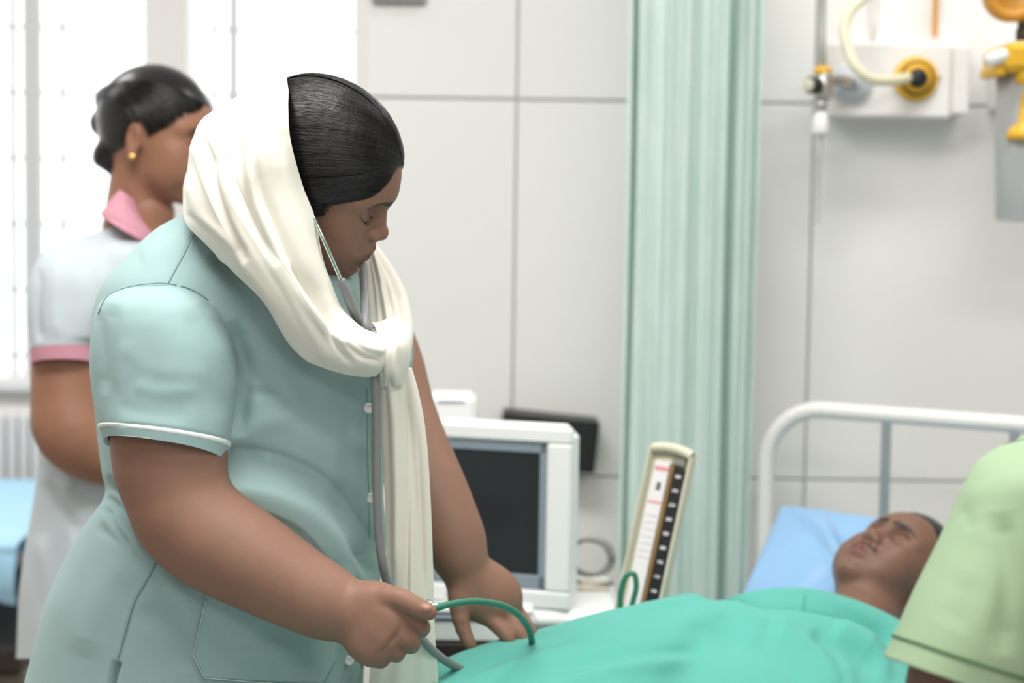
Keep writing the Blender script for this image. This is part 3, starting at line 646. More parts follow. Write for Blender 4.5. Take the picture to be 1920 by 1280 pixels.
bf = [('s', [(1290, 1120), (1400, 1134), (1500, 1146), (1600, 1174), (1690, 1226)], -.020, 12),
      ('v', [(1310, 1110), (1400, 1119), (1500, 1131), (1620, 1158), (1720, 1213)], -.034, 11),
      ('v', [(1180, 1150), (1260, 1128), (1330, 1122), (1400, 1134)], .005, 7), ('v', [(1345, 1106), (1362, 1120), (1385, 1138)], .006, 5),
      ('v', [(1385, 1136), (1480, 1166), (1580, 1206), (1660, 1276)], -.009, 20),
      ('v', [(1440, 1180), (1530, 1215), (1600, 1290)], .010, 20), ('v', [(1560, 1180), (1620, 1215), (1670, 1275)], .008, 16), ('v', [(1520, 1190), (1560, 1230), (1590, 1290)], -.008, 12),
      ('v', [(1330, 1190), (1440, 1225), (1520, 1300)], -.006, 20), ('v', [(1250, 1160), (1350, 1175), (1440, 1200)], .004, 14),
      ('v', [(1040, 1262), (1180, 1226), (1330, 1214)], -.007, 13), ('v', [(1010, 1290), (1160, 1250), (1300, 1242)], .006, 14),
      ('v', [(860, 1290), (980, 1240), (1080, 1215)], .005, 14), ('v', [(900, 1250), (1000, 1215), (1100, 1190)], -.004, 10), ('v', [(1505, 1104), (1508, 1136)], .006, 5)]
G = fold(G, N, bf, near=False); G[..., 2] += .002*vnoise(G, 30, 3)+.0008*vnoise(G, 110, 4)
BG = G.copy(); b = Bag(); b.grid(G); sh = b.obj('blanket', BLANKET); so = sh.modifiers.new('s', 'SOLIDIFY'); so.thickness = .003; so.offset = -1
tag(sh, 'sea green cotton sheet drawn over the lying patient', 'sheet')
# turned roll along its top edge
ed = [(1296, 1112, 2.585), (1330, 1104, 2.60), (1380, 1100, 2.635), (1440, 1097, 2.68), (1490, 1099, 2.71), (1550, 1109, 2.745), (1620, 1134, 2.77), (1688, 1168, 2.785), (1740, 1205, 2.77)]
#@@PEOPLE
# ================================================================== PEOPLE
def rotv(a):
    a = np.array(a, float); th = np.linalg.norm(a); k = a/th; K = np.array([[0, -k[2], k[1]], [k[2], 0, -k[0]], [-k[1], k[0], 0]])
    return np.eye(3)+math.sin(th)*K+(1-math.cos(th))*K@K
def frame(f, up):
    f = nrm(np.array(f, float)); l = nrm(np.cross(np.array(up, float), f)); return np.stack([f, l, np.cross(f, l)], 1)
BROW = [(94, 9, 35), (91, 20, 38), (84, 35, 39), (73, 50, 32)]
LID = [(83, 18, 11), (79, 25, 7), (78, 32, 7.5), (76, 40, 13), (68, 49, 22)]
def head_sdf(fem=True, ear=True, plump=1., bridge=0.):
    m = .001; s = Sdf()
    s.ell(np.array([-8, 0, 42])*m, np.array([100, 76, 90])*m, .01)
    s.ell(np.array([32, 0, 46])*m, np.array([64, 62, 50])*m, .02)
    s.ell(np.array([30, 0, -10])*m, np.array([58, 60, 70])*m, .03)
    s.ell(np.array([40, 0, -50])*m, np.array([44, 50*plump, 36])*m, .03)
    s.ell(np.array([72, 0, -76])*m, np.array([19, 21, 15])*m, .022)
    for y in (-1, 1):
        s.ell(np.array([54, y*40, -8])*m, np.array([27, 23, 22])*m, .02)
        s.ell(np.array([52, y*34, -36])*m, np.array([31, 26*plump, 28])*m, .022)
        s.cone(np.array([85.5, y*9, 38])*m, np.array([67, y*46, 37])*m, .009, .009, .014)
    s.ell(np.array([77, 0, -36])*m, np.array([22, 28, 24])*m, .015)
    for y in (-1, 1):
        s.ell(np.array([91, y*28, 20])*m, np.array([12, 16, 12])*m, .014, '-')
        s.ell(np.array([67.5, y*31.5, 17.5])*m, np.array([15.5, 16.5, 15.5])*m, .004)
        # crease above and below the lid
        s.chain([np.array([84, y*17, 21])*m, np.array([82, y*30, 29])*m, np.array([72, y*46, 27])*m], [.0016]*3, .004, op='-')
        s.chain([np.array(p)*m*np.array([1, y, 1])+np.array([.0005, 0, -.001]) for p in LID], [.0011]*5, .0025, op='-')
        s.chain([np.array([x-3.6, y*yy, z-4.5])*m for x, yy, z in LID], [.004]*5, .006)
    nb = bridge*m
    s.chain([np.array([83, 0, 36])*m, np.array([82+bridge, 0, 22])*m, np.array([91+bridge*.7, 0, 4])*m, np.array([98, 0, -8])*m], [.008, .0065, .0072, .008], .010)
    s.ell(np.array([101, 0, -12])*m, np.array([10, 11.5, 9.5])*m, .006)
    for y in (-1, 1):
        s.ell(np.array([94, y*12.5, -16])*m, np.array([10.5, 7, 8])*m, .0045)
        s.ell(np.array([99, y*7, -24])*m, np.array([5, 3.4, 3.5])*m, .003, '-')
        s.chain([np.array([96, y*20, -20])*m, np.array([92, y*26, -28])*m, np.array([88, y*30, -35])*m], [.0002, .0004, .0001], .008, op='-')
    # lips
    s.chain([np.array([86, -23, -43.5])*m, np.array([93, -12, -41])*m, np.array([96.5, 0, -40])*m, np.array([93, 12, -41])*m, np.array([86, 23, -43.5])*m], [.002, .0045, .0052, .0045, .002], .005, n=12)
    s.chain([np.array([85, -21, -45])*m, np.array([91, -11, -50])*m, np.array([93.5, 0, -51])*m, np.array([91, 11, -50])*m, np.array([85, 21, -45])*m], [.002, .0052, .006, .0052, .002], .005, n=12)
    s.chain([np.array([84, -28, -43])*m, np.array([95.5, -12, -45.2])*m, np.array([100, 0, -45.5])*m, np.array([95.5, 12, -45.2])*m, np.array([84, 28, -43])*m], [.0012]*5, .0022, op='-', n=12)
    s.cone(np.array([103, 0, -28])*m, np.array([103, 0, -35])*m, .003, .003, .005, '-')
    if ear:
        for y in (-1, 1):
            R = rotv((0, 0, y*.35)); R2 = R@rotv((0, -.18, 0))
            s.ell(np.array([-6, y*74, 4])*m, np.array([17, 6, 31])*m, .005, R=R2)
            s.ell(np.array([-3, y*81, 6])*m, np.array([10, 6, 19])*m, .004, '-', R=R2)
            s.ell(np.array([5, y*74, -2])*m, np.array([5, 4.5, 8])*m, .004)
            s.ell(np.array([-2, y*74, -24])*m, np.array([9, 5, 8])*m, .005)
    return s
def head_mask(P, lips=1., lid=1., male=False):
    "flat colours that belong to the skin itself: lips, brows, lash line"
    q = P*1000; q = q*np.array([1, 1, 1.]); ay = abs(q[:, 1]); A = np.zeros((len(P), 3))
    def pd(poly, ax=(0, 1, 2)):
        b = np.full(len(q), 1e9); par = np.zeros(len(q)); Q = np.stack([q[:, 0], ay, q[:, 2]], 1); pl = np.array(poly, float); pl[:, 1] = abs(pl[:, 1])
        for i in range(len(pl)-1):
            a, c = pl[i], pl[i+1]; e = c-a; t = np.clip((Q-a)@e/(e@e), 0, 1); d = np.linalg.norm((Q-a-t[:, None]*e)*np.array([.2, 1, 1]), axis=1); k = d < b; b = np.where(k, d, b); par = np.where(k, (i+t)/(len(pl)-1), par)
        return b, par
    b, t = pd([tuple(p) for p in crm(np.array(BROW, float), 10)]); wd = 5.2-2.6*t+.6*np.sin(t*3.1)
    A[:, 1] = (q[:, 0] > 50)*np.clip((wd+.6*np.sin(q[:, 0]*3+q[:, 2]*2)-b)/1.6, 0, 1)*.9
    b, t = pd(LID); A[:, 1] = np.maximum(A[:, 1], np.clip((2.0-b)/1.0, 0, 1)*.95*lid*(q[:, 0] > 60))
    b1, t1 = pd([(86, 22, -43.5), (94, 12, -42), (98.5, 0, -41)]); b2, t2 = pd([(85, 20, -45.5), (92, 11, -49.5), (95.5, 0, -50.5)])
    A[:, 0] = np.maximum(np.clip((2+4.2*np.clip(t1, 0, 1)**.6-b1)/1.5, 0, 1), np.clip((2+5.2*np.clip(t2, 0, 1)**.6-b2)/1.5, 0, 1))*lips*(q[:, 0] > 80)
    return A
def place_head(sdf, Rm, p0, h=.0016, neck=None, mask=True, **kw):
    Vt, F = sdf.mesh((-.14, -.11, -.20), (.13, .11, .15), h)
    A = head_mask(Vt, **kw); return Vt@Rm.T+p0, F, A
def join(parts):
    Vs, Fs, As = [], [], []; n = 0
    for Vt, F, A in parts:
        Vs.append(Vt); Fs.append(np.asarray(F)+n); As.append(A if A is not None else np.zeros((len(Vt), 3))); n += len(Vt)
    F4 = [f for f in Fs if f.shape[1] == 4]; F3 = [f for f in Fs if f.shape[1] == 3]
    return np.concatenate(Vs), [np.concatenate(x) for x in (F4, F3) if x], np.concatenate(As)
def strands(name, par, Rm, p0, c, r, paths, rad=.00035, m=18, jit=.012, seed=1, label=None):
    """paths: callable(k, rnd) -> 3 directions (start, control, end) on the unit sphere of the hair shell"""
    rg = np.random.default_rng(seed); D = np.array([paths(k, rg) for k in range(paths.n)]); t = np.linspace(0, 1, m)[None, :, None]
    q = (1-t)**2*D[:, 0:1]+2*t*(1-t)*D[:, 1:2]+t*t*D[:, 2:3]; q = nrm(q)
    lock = .5*np.sin(D[:, 1, 2]*55)+.5*np.sin(D[:, 1, 0]*43+2); rr = 1.0+jit*(.35*lock+.25*rg.normal(size=len(D)))[:, None, None]+.006*np.sin(t*np.pi)
    P = c+q*rr*r; P = P@Rm.T+p0
    T = nrm(np.gradient(P, axis=1)); Nn = nrm(P-(c@Rm.T+p0)); S = nrm(np.cross(T, Nn)); w = (rad*(1-.5*abs(2*t-1)**3)); V3 = np.stack([P-S*w, P+Nn*w, P+S*w], 2)
    K = len(D); F = []; base = (np.arange(K)*m*3)[:, None, None]+(np.arange(m-1)*3)[None, :, None]
    for a, b in ((0, 1), (1, 2), (2, 0)): F.append(np.stack([base[..., 0]+a, base[..., 0]+b, base[..., 0]+3+b, base[..., 0]+3+a], -1).reshape(-1, 4))
    return mesh(name, V3, np.concatenate(F), HAIRM, par, label)
# ---------------------------------------------------------------- nurse in teal
RH = rotv((.42, .451, -.19)); PH = np.array([-.2525, 2.25, 1.398])
n1 = empty('person', (-.3, 2.38, 0), 'nurse in teal tunic and cream headscarf bending over the patient', 'person')
hs = head_sdf(ear=False, plump=1.08)
nd = RH.T@nrm(np.array([-.28, .10, -1.])); hs.cone(np.array([-.02, 0, -.02]), np.array([-.02, 0, -.02])+nd*.19, .056, .062, .02)
hs.cone(np.array([.045, 0, -.07]), np.array([.0, 0, -.09])+nd*.07, .03, .03, .03)
hp = place_head(hs, RH, PH, .00155)
# near arm with its hand, one surface
def C3(q): return V(q[0], q[1], q[2]), float(PR(q[3], q[2]))
def chain(s, L, k=.012, kj=None, n=None, fl=None):
    P = [C3(q) for q in L]; s.chain([p for p, r in P], [r for p, r in P], k, kj, n=n, fl=fl)
s = Sdf(); vw = nrm(V(500, 1000, 2.1)-CO)
chain(s, [(312, 700, 2.18, 98), (316, 800, 2.16, 99), (320, 880, 2.15, 94), (333, 945, 2.14, 85)], .02, .03)
chain(s, [(350, 975, 2.14, 80), (400, 1012, 2.135, 78), (470, 1050, 2.13, 73), (540, 1092, 2.125, 62), (600, 1124, 2.12, 52), (650, 1146, 2.12, 44)], .035, .03, n=12)
s.cone(*[C3(q)[0] for q in ((290, 995, 2.16, 0), (320, 1000, 2.15, 0))], PR(26, 2.15), PR(40, 2.15), .02)
# crease of the elbow
s.cone(V(418, 922, 2.06), V(400, 932, 2.06), .004, .002, .012, '-')
# palm and back of the hand
chain(s, [(645, 1145, 2.115, 42), (668, 1150, 2.11, 43)], .02)
for L in ([(668, 1128, 2.105, 25), (715, 1128, 2.10, 26), (752, 1152, 2.09, 21)], [(668, 1145, 2.105, 28), (720, 1155, 2.095, 28), (742, 1180, 2.085, 21)],
          [(665, 1160, 2.108, 28), (705, 1185, 2.095, 28), (724, 1205, 2.085, 20)], [(662, 1172, 2.11, 26), (688, 1205, 2.10, 26), (704, 1224, 2.09, 19)]):
    chain(s, L, .012, .02, n=5)
fing = [([(752, 1152, 2.088, 20), (776, 1163, 2.088, 17.5), (790, 1174, 2.095, 16), (788, 1180, 2.125, 15), (770, 1176, 2.14, 13)], .004),
        ([(740, 1182, 2.083, 19.5), (760, 1195, 2.082, 18), (771, 1206, 2.092, 17), (766, 1209, 2.12, 15.5), (746, 1200, 2.135, 13.5)], .005),
        ([(722, 1207, 2.083, 18.5), (737, 1218, 2.084, 17), (744, 1225, 2.093, 15.5), (738, 1226, 2.12, 14), (722, 1217, 2.135, 12.5)], .005),
        ([(703, 1222, 2.088, 17.5), (712, 1234, 2.088, 15), (716, 1238, 2.097, 13), (710, 1238, 2.12, 12), (698, 1228, 2.135, 11)], .005)]
for L, k in fing: chain(s, L, k, .004, n=8)
chain(s, [(672, 1120, 2.11, 22), (705, 1120, 2.095, 20)], .014)
chain(s, [(705, 1117, 2.095, 19.5), (742, 1120, 2.08, 19.5), (765, 1129, 2.075, 17.5), (783, 1139, 2.073, 16), (800, 1146, 2.075, 14.5), (807, 1148, 2.076, 11.5)], .006, .006, n=9)
# knuckle creases
for a_, b2_ in (((758, 1165), (750, 1185)), ((742, 1192), (728, 1208)), ((724, 1216), (712, 1228))):
    s.cone(V(*a_, 2.068), V(*b2_, 2.066), .0014, .0008, .006, '-')
s.ell(V(799, 1139, 2.064), (.0062, .004, .0040), .0012, R=rotv((0, .35, 0)))
lo = V(150, 650, 2.16)+np.array([0, -.16, -.50]); lo[2] = V(700, 1290, 2.1)[2]; hi = V(850, 640, 2.2); hi[1] = 2.32; lo[1] = 1.98
Va, Fa = s.mesh(lo, hi, .0021)
A = np.zeros((len(Va), 3)); xn, yn = PJ(Va)
A[:, 2] = np.clip(1.6-np.linalg.norm((Va-V(799, 1139, 2.064))@rotv((0, .35, 0))/np.array([.0058, .02, .0042]), axis=1)*1.3, 0, 1)*(Va[:, 1] < 2.073)
arm1 = (Va, Fa, A)
# far arm and hand
s = Sdf()
chain(s, [(712, 640, 2.56, 64), (735, 760, 2.53, 64), (778, 860, 2.49, 58), (816, 935, 2.46, 51), (847, 1000, 2.44, 43), (864, 1050, 2.43, 37)], .02, .03, n=14)
chain(s, [(864, 1050, 2.43, 37), (880, 1085, 2.43, 40)], .02)
for L in ([(870, 1080, 2.43, 26), (890, 1120, 2.425, 26), (912, 1150, 2.42, 19)], [(885, 1075, 2.43, 26), (918, 1110, 2.43, 26), (938, 1142, 2.425, 19)], [(895, 1070, 2.44, 26), (940, 1103, 2.44, 25), (956, 1134, 2.44, 18)]):
    chain(s, L, .012, .02, n=5)
chain(s, [(872, 1090, 2.425, 26), (866, 1125, 2.41, 23)], .014)
for L, k in (([(862, 1120, 2.41, 20), (862, 1150, 2.40, 17), (868, 1178, 2.395, 14), (879, 1203, 2.39, 12), (884, 1210, 2.39, 10)], .008),
             ([(912, 1150, 2.42, 17), (928, 1168, 2.41, 14.5), (945, 1186, 2.40, 13), (956, 1202, 2.395, 11)], .006),
             ([(938, 1143, 2.425, 17), (955, 1162, 2.42, 15), (970, 1182, 2.41, 13), (982, 1200, 2.405, 11)], .005),
             ([(956, 1136, 2.44, 16), (975, 1156, 2.44, 14), (990, 1176, 2.43, 12), (1000, 1192, 2.425, 10)], .005)):
    chain(s, L, k, .004, n=7)
s.cone(V(931, 1158, 2.395), V(950, 1182, 2.39), .0012, .0012, .003, '-'); s.cone(V(955, 1150, 2.405), V(975, 1175, 2.405), .0012, .0012, .003, '-')
lo = V(640, 900, 2.5); hi = V(1030, 600, 2.5); lo[1] = 2.34; hi[1] = 2.68; lo[2] = V(900, 1240, 2.4)[2]
Vb, Fb = s.mesh(lo, hi, .0026)
# neck, shoulders and legs under the clothes
s = Sdf(); s.ell(V(470, 700, 2.37), (.15, .16, .26), .05); s.cone(V(470, 520, 2.38), V(520, 400, 2.36), .07, .055, .03)
s.cone(V(330, 660, 2.22), V(560, 620, 2.5), .07, .06, .04); s.ell(np.array([-.36, 2.38, .80]), (.17, .19, .2), .05)
for yy in (2.28, 2.47): s.chain([(-.37, yy, .75), (-.36, yy, .45), (-.37, yy, .08)], [.085, .055, .04], .03); s.cone((-.39, yy, .045), (-.22, yy-.02, .03), .035, .028, .02)
Vc, Fc = s.mesh((-.62, 2.1, -.01), (-.02, 2.66, 1.42), .008)
Vj, Fj, Aj = join([hp, arm1, (Vb, Fb, None), (Vc, Fc, None)])
mesh('body', Vj, Fj, SKIN, n1, attr=Aj)
# lashes
Lp = crm(np.array(LID, float), 15)*.001
xs_ = np.linspace(.055, .10, 120)
for y in (-1, 1):
    b = Bag(); b.adds = 1
    for q in range(15):
        P_ = np.stack([xs_, np.full(120, y*Lp[q][1]), np.full(120, Lp[q][2])], -1); dv = hs.ev(P_); xx = xs_[np.argmax(dv > 0)]
        p = np.array([xx-.0004, y*Lp[q][1], Lp[q][2]]); dd = np.array([.8, y*(-.15+.5*q/14), -.45]); pt = [p, p+dd*.004, p+dd*.0062+np.array([.0014, 0, .0010])]
        b.tube(np.array(pt)@RH.T+PH, [.0003, .00022, .00008], 4)
    o = b.obj('eyelashes', HAIRM, n1); o['kind'] = 'stuff'
# hair
HC = np.array([-.008, 0, .043]); HR = np.array([.107, .085, .101])
def zl(x): return np.interp(x, [-40, 5, 28, 37, 39, 48, 62, 73, 81, 88, 100], [-45, -40, -8, 8, 27, 36, 45, 59, 73, 84, 92])
s = Sdf(); s.ell(HC, HR*.985, .005)
s.raw(lambda P: (zl(P[..., 0]*1000)/1000-P[..., 2])*.6, '&', .006)
s.cone(np.array([.096, .006, .078]), np.array([.074, .006, .112]), .0042, .001, .004, '-')
Vh, Fh = s.mesh((-.13, -.10, -.06), (.12, .10, .16), .002)
mesh('hair', Vh@RH.T+PH, Fh, HAIRB, n1)
def udir(x, y, z): v = (np.array([x, y, z])/1000-HC)/HR; return v/np.linalg.norm(v)
def pth(k, rg):
    sd = -1 if k % 4 else 1; u = rg.random(); jt = rg.normal(size=3)*.02
    phi = rg.random()**.9*1.25; t = np.clip(1-phi/1.0+rg.normal()*.08, 0, 1)
    st = udir(*(np.array([90, 5+sd*2.5, 84])*(1-t)+np.array([66, 5+sd*1.0, 124])*t))
    if t > .85: st = udir(*(np.array([66, 5, 124])+np.array([rg.uniform(-14, 14), sd*rg.uniform(0, 22), rg.uniform(-3, 3)])))
    ct = nrm((np.array([8+14*math.sin(phi), sd*88*math.sin(phi), 43+100*math.cos(phi)])/1000-HC)/HR)*1.12; en = udir(-95, sd*(12+30*phi), 62-60*phi+14*u)
    if k % 3 == 0:
        hx = rg.uniform(30, 84); st = udir(hx, sd*(8+(88-hx)*1.15), zl(hx)+5); ct = nrm((np.array([hx-25, sd*80, zl(hx)+8])/1000-HC)/HR)*1.05; en = udir(-90, sd*50, -20)
    return np.array([st+jt*.3, ct+jt, en+jt*2])
pth.n = 5200
strands('hair_strands', n1, RH, PH, HC, HR, pth, .00038, 18, .014, 4)
#@@TUNIC
def ell_push(G, c, r, off):
    q = (G-PH)@RH-c; k = np.linalg.norm(q/r, axis=-1); need = k < 1+off/np.mean(r)
    tgt = q/np.maximum(k, 1e-6)[..., None]*(1+off/np.mean(r)); q2 = np.where(need[..., None], tgt, q); return (q2+c)@RH.T+PH
T = [(352, 398, 560, 398, 2.38, .07), (300, 428, 610, 430, 2.37, .115), (246, 478, 650, 480, 2.36, .150), (200, 535, 700, 540, 2.355, .178), (182, 610, 735, 610, 2.355, .19), (184, 700, 742, 700, 2.355, .195), (192, 800, 735, 800, 2.355, .195),
     (201, 880, 722, 880, 2.355, .195), (206, 930, 718, 930, 2.355, .197), (165, 990, 722, 990, 2.355, .205), (133, 1050, 718, 1050, 2.355, .215), (99, 1130, 700, 1130, 2.355, .22), (78, 1210, 684, 1210, 2.36, .225), (58, 1290, 678, 1290, 2.365, .23), (20, 1420, 672, 1420, 2.37, .24), (0, 1520, 668, 1520, 2.375, .245)]
TG = loft(T, 330, 420, 2.25); TN = outward(TG)
tf = [('s', [(340, 880), (415, 893), (470, 897), (530, 912), (590, 945), (640, 1000), (675, 1060), (700, 1115)], -.020, 18),
      ('v', [(420, 885), (480, 886), (540, 900), (600, 935), (650, 990), (685, 1050)], .006, 26),
      ('v', [(440, 600), (458, 700), (446, 820)], -.014, 16), ('v', [(470, 560), (530, 640), (600, 700)], -.003, 16), ('v', [(470, 860), (560, 868), (650, 920)], .004, 20), ('v', [(300, 590), (250, 700), (205, 760)], -.003, 20), ('v', [(450, 600), (510, 680), (560, 760)], .004, 22), ('v', [(456, 740), (490, 738), (520, 744)], -.003, 10),
      ('v', [(430, 640), (500, 735), (590, 800), (650, 830)], -.0035, 18), ('v', [(600, 720), (640, 800), (690, 850)], .003, 20), ('v', [(410, 840), (470, 800), (560, 780)], .003, 20),
      ('v', [(203, 930), (245, 975), (300, 1012)], -.009, 8), ('v', [(215, 915), (262, 975), (310, 1000)], .006, 9), ('v', [(204, 890), (225, 935), (262, 965)], -.007, 6), ('v', [(200, 950), (215, 985), (250, 1030)], -.006, 7), ('v', [(190, 958), (230, 1000), (280, 1040)], .004, 11), ('v', [(180, 985), (225, 1020), (270, 1060)], -.003, 10),
      ('c', [(297, 1030), (294, 1055), (272, 1095), (253, 1130), (235, 1190), (222, 1235)], -.0022, 2.4), ('c', [(291, 1055), (268, 1095), (248, 1130), (229, 1190), (216, 1235)], .0012, 3),
      ('v', [(222, 1238), (214, 1262), (208, 1290), (200, 1340)], -.016, 5),
      ('c', [(362, 440), (345, 475), (328, 505), (314, 533)], -.0020, 2.2), ('c', [(366, 444), (350, 478), (333, 508), (320, 536)], .0010, 3),
      ('v', [(300, 1080), (345, 1130), (372, 1200)], .005, 20), ('v', [(240, 1050), (190, 1120), (150, 1230)], .004, 30), ('v', [(255, 1140), (330, 1180), (350, 1260)], -.004, 22),
      ('v', [(560, 1165), (480, 1200), (400, 1200)], -.003, 20), ('v', [(640, 1010), (690, 1060), (725, 1100)], -.005, 14), ('v', [(660, 1090), (645, 1150), (655, 1210)], -.006, 14), ('v', [(690, 720), (695, 850), (697, 1000)], -.0018, 3),
      ('v', [(620, 1060), (660, 1120), (670, 1200)], .005, 16), ('v', [(420, 1240), (500, 1225), (560, 1215)], .003, 14),
      ('v', [(260, 480), (310, 470), (370, 440)], .002, 20), ('v', [(400, 470), (440, 520), (500, 590)], -.004, 16), ('v', [(380, 560), (430, 600), (470, 680)], .003, 14)]
TG = fold(TG, TN, tf); TG += TN*(.0016*vnoise(TG, 26, 1)+.0007*vnoise(TG, 70, 2))[..., None]
b = Bag(); b.grid(TG, closed=True); tun = b.obj('tunic', TEAL, n1)
tm = DMap(TG, 4, TN)
def on(dm, pts, off=.002, n=60):
    q = crm(np.array(pts, float), n); return V(q[:, 0], q[:, 1], dm(q[:, 0], q[:, 1])-off)
# pocket as a patch laid upon the tunic
def patch(dm, quad, nu, nv, off, name, m, par, thick=.0012, label=None):
    q = np.array(quad, float); u = np.linspace(0, 1, nu)[:, None, None]; v = np.linspace(0, 1, nv)[None, :, None]
    p = (1-u)*((1-v)*q[0]+v*q[1])+u*((1-v)*q[3]+v*q[2]); d = dm(p[..., 0], p[..., 1]); G = V(p[..., 0], p[..., 1], d-off)
    b = Bag(); b.grid(G); o = b.obj(name, m, par, label); so = o.modifiers.new('s', 'SOLIDIFY'); so.thickness = thick; so.offset = 0; return o
STIT = mat('pale_teal_stitch', (.50, .66, .63), .9)
pk = Bag(); nu, nv = 60, 60; pu = np.linspace(0, 1, nu)[:, None]; pv = np.linspace(0, 1, nv)[None, :]
pl = np.interp(np.linspace(0, 1, nu), [0, .76, 1], [0, 0, 1]); left = np.stack([np.interp(np.linspace(0, 1, nu), [0, .76, 1], [398, 362, 384]), np.interp(np.linspace(0, 1, nu), [0, .76, 1], [1072, 1227, 1271])], -1)
right = np.stack([np.interp(np.linspace(0, 1, nu), [0, .8, 1], [626, 628, 606]), np.interp(np.linspace(0, 1, nu), [0, .8, 1], [1058, 1240, 1282])], -1)
pp = left[:, None]*(1-pv[..., None])+right[:, None]*pv[..., None]; Gp = V(pp[..., 0], pp[..., 1], tm(pp[..., 0], pp[..., 1])-.003)
pk.grid(Gp); po = pk.obj('pocket', TEAL, n1); so = po.modifiers.new('s', 'SOLIDIFY'); so.thickness = .0018; so.offset = 0
for Lq in ([(398, 1072), (380, 1150), (365, 1215), (362, 1227)], [(362, 1227), (372, 1248), (384, 1271)], [(384, 1271), (450, 1276), (560, 1284)], [(560, 1062), (600, 1058), (626, 1058)]):
    Bag().tube(on(tm, Lq, .0046, 30), .0007, 6).obj('pocket_stitching', STIT, po)
for Lq in ([(364, 440), (346, 475), (329, 505), (315, 532)], [(296, 1036), (293, 1055), (272, 1094), (252, 1130), (234, 1190), (221, 1236)], [(689, 730), (690, 830), (692, 930), (694, 1010)]): Bag().tube(on(tm, Lq, .0006), .0006, 6).obj('tunic_seam', TEALD if Lq[0][0] < 600 else TEAL, n1)
for (bx_, by_, rr_) in ((691, 765, .0068), (694, 933, .0068), (654, 1238, .0065)):
    c_ = V(bx_, by_, float(tm(bx_, by_))-.004); dn = nrm(CO-c_)+np.array([.35, 0, 0])
    Bag().lathe(c_, dn, [(0, .0012), (rr_*.5, .0012), (rr_*.62, .0022), (rr_*.85, .0026), (rr_, .0014), (rr_, -.001), (0, -.0012)], 24).obj('button', BUTTON, n1)
# sleeve
SL = [(262, 536, 330, 531, 2.215, .045), (228, 543, 372, 545, 2.205, .075), (199, 560, 405, 572, 2.195, .092), (184, 592, 428, 612, 2.19, .100), (176, 640, 446, 655, 2.185, .102), (175, 690, 449, 700, 2.18, .100), (181, 745, 444, 755, 2.175, .097), (190, 795, 433, 822, 2.165, .094), (198, 827, 425, 858, 2.16, .090), (199, 835, 424, 868, 2.16, .089)]
SG = loft(SL, 150, 260, 2.3); SG[..., 2] += (.016*np.linspace(0, 1, 150)[:, None]**3)*np.clip(-np.sin(np.linspace(0, 2*np.pi, 260, endpoint=False)), 0, 1)[None]**.7; SN = outward(SG)
sf = [('v', [(215, 570), (202, 650), (206, 740)], -.002, 16), ('v', [(240, 560), (222, 640), (216, 740)], .0015, 16), ('v', [(182, 580), (190, 650), (194, 740)], -.002, 12),
      ('v', [(300, 560), (330, 660), (330, 760)], .002, 40), ('v', [(395, 570), (428, 650), (440, 760)], .0025, 22), ('v', [(350, 580), (400, 670), (412, 790)], -.002, 26),
      ('v', [(215, 760), (280, 775), (360, 780)], -.0015, 16), ('v', [(250, 720), (300, 735), (380, 730)], .0018, 16), ('v', [(220, 640), (290, 690), (400, 700)], .0015, 22),
      ('c', [(197, 799), (256, 796), (340, 806), (425, 823)], -.0012, 3)]
SG = fold(SG, SN, sf); SG += SN*(.0014*vnoise(SG, 34, 7)+.0006*vnoise(SG, 90, 8))[..., None]
inn = SG[-1:]-SN[-1:]*.004; inn2 = SG[-12:-11]-SN[-12:-11]*.006
b = Bag(); b.grid(np.concatenate([SG, inn, inn2]), closed=True); b.add(SG[0].mean(0)[None], np.zeros((0, 3), int)); q_ = np.arange(260); b.f3.append(np.stack([(q_+1) % 260, q_, np.full(260, b.n-1)], -1))
slv = b.obj('sleeve', TEAL, n1); sm = DMap(SG, 4, SN)
pts_ = SG[np.argmin(abs(np.linspace(0, 1, 150)-.90))]
def ring_at(G, N, rowf, off): i = int(rowf*(len(G)-1)); R_ = G[i]+N[i]*off; return np.concatenate([R_, R_[:1]])
b = Bag(); rows = []
for off in (0, 1, 2, 3): rows.append(ring_at(SG, SN, .795+.0085*off, .0012 if off in (1, 2) else -.0002))
b.grid(np.array(rows)); b.obj('sleeve_piping', WHITE, slv)
b = Bag(); b.tube(on(sm, [(184, 588), (200, 556), (240, 538), (290, 531), (316, 532), (355, 541), (395, 566), (425, 604), (441, 640)], .0010, 80), .0006, 6); b.obj('armhole_seam', TEALD, slv)
# far sleeve
FG = loft([(640, 560, 740, 560, 2.5, .05), (640, 620, 768, 615, 2.52, .075), (650, 680, 777, 668, 2.53, .078), (660, 710, 777, 692, 2.53, .075)], 30, 60)
b = Bag(); b.grid(FG, closed=True); b.obj('sleeve', TEAL, n1)
# collar corner with white edge
cg = np.array([[V(405, 470, 2.165), V(425, 474, 2.15), V(455, 492, 2.14)], [V(408, 482, 2.155), V(430, 492, 2.14), V(458, 512, 2.13)], [V(416, 488, 2.15), V(436, 502, 2.135), V(462, 524, 2.125)]])
b = Bag(); b.grid(cg); co_ = b.obj('collar', TEAL, n1); so = co_.modifiers.new('s', 'SOLIDIFY'); so.thickness = .003
Bag().tube(crm(np.array([V(404, 472, 2.158), V(414, 486, 2.148), V(436, 501, 2.133), V(462, 523, 2.122)]), 20), .0018, 8).obj('collar_piping', WHITE, co_)
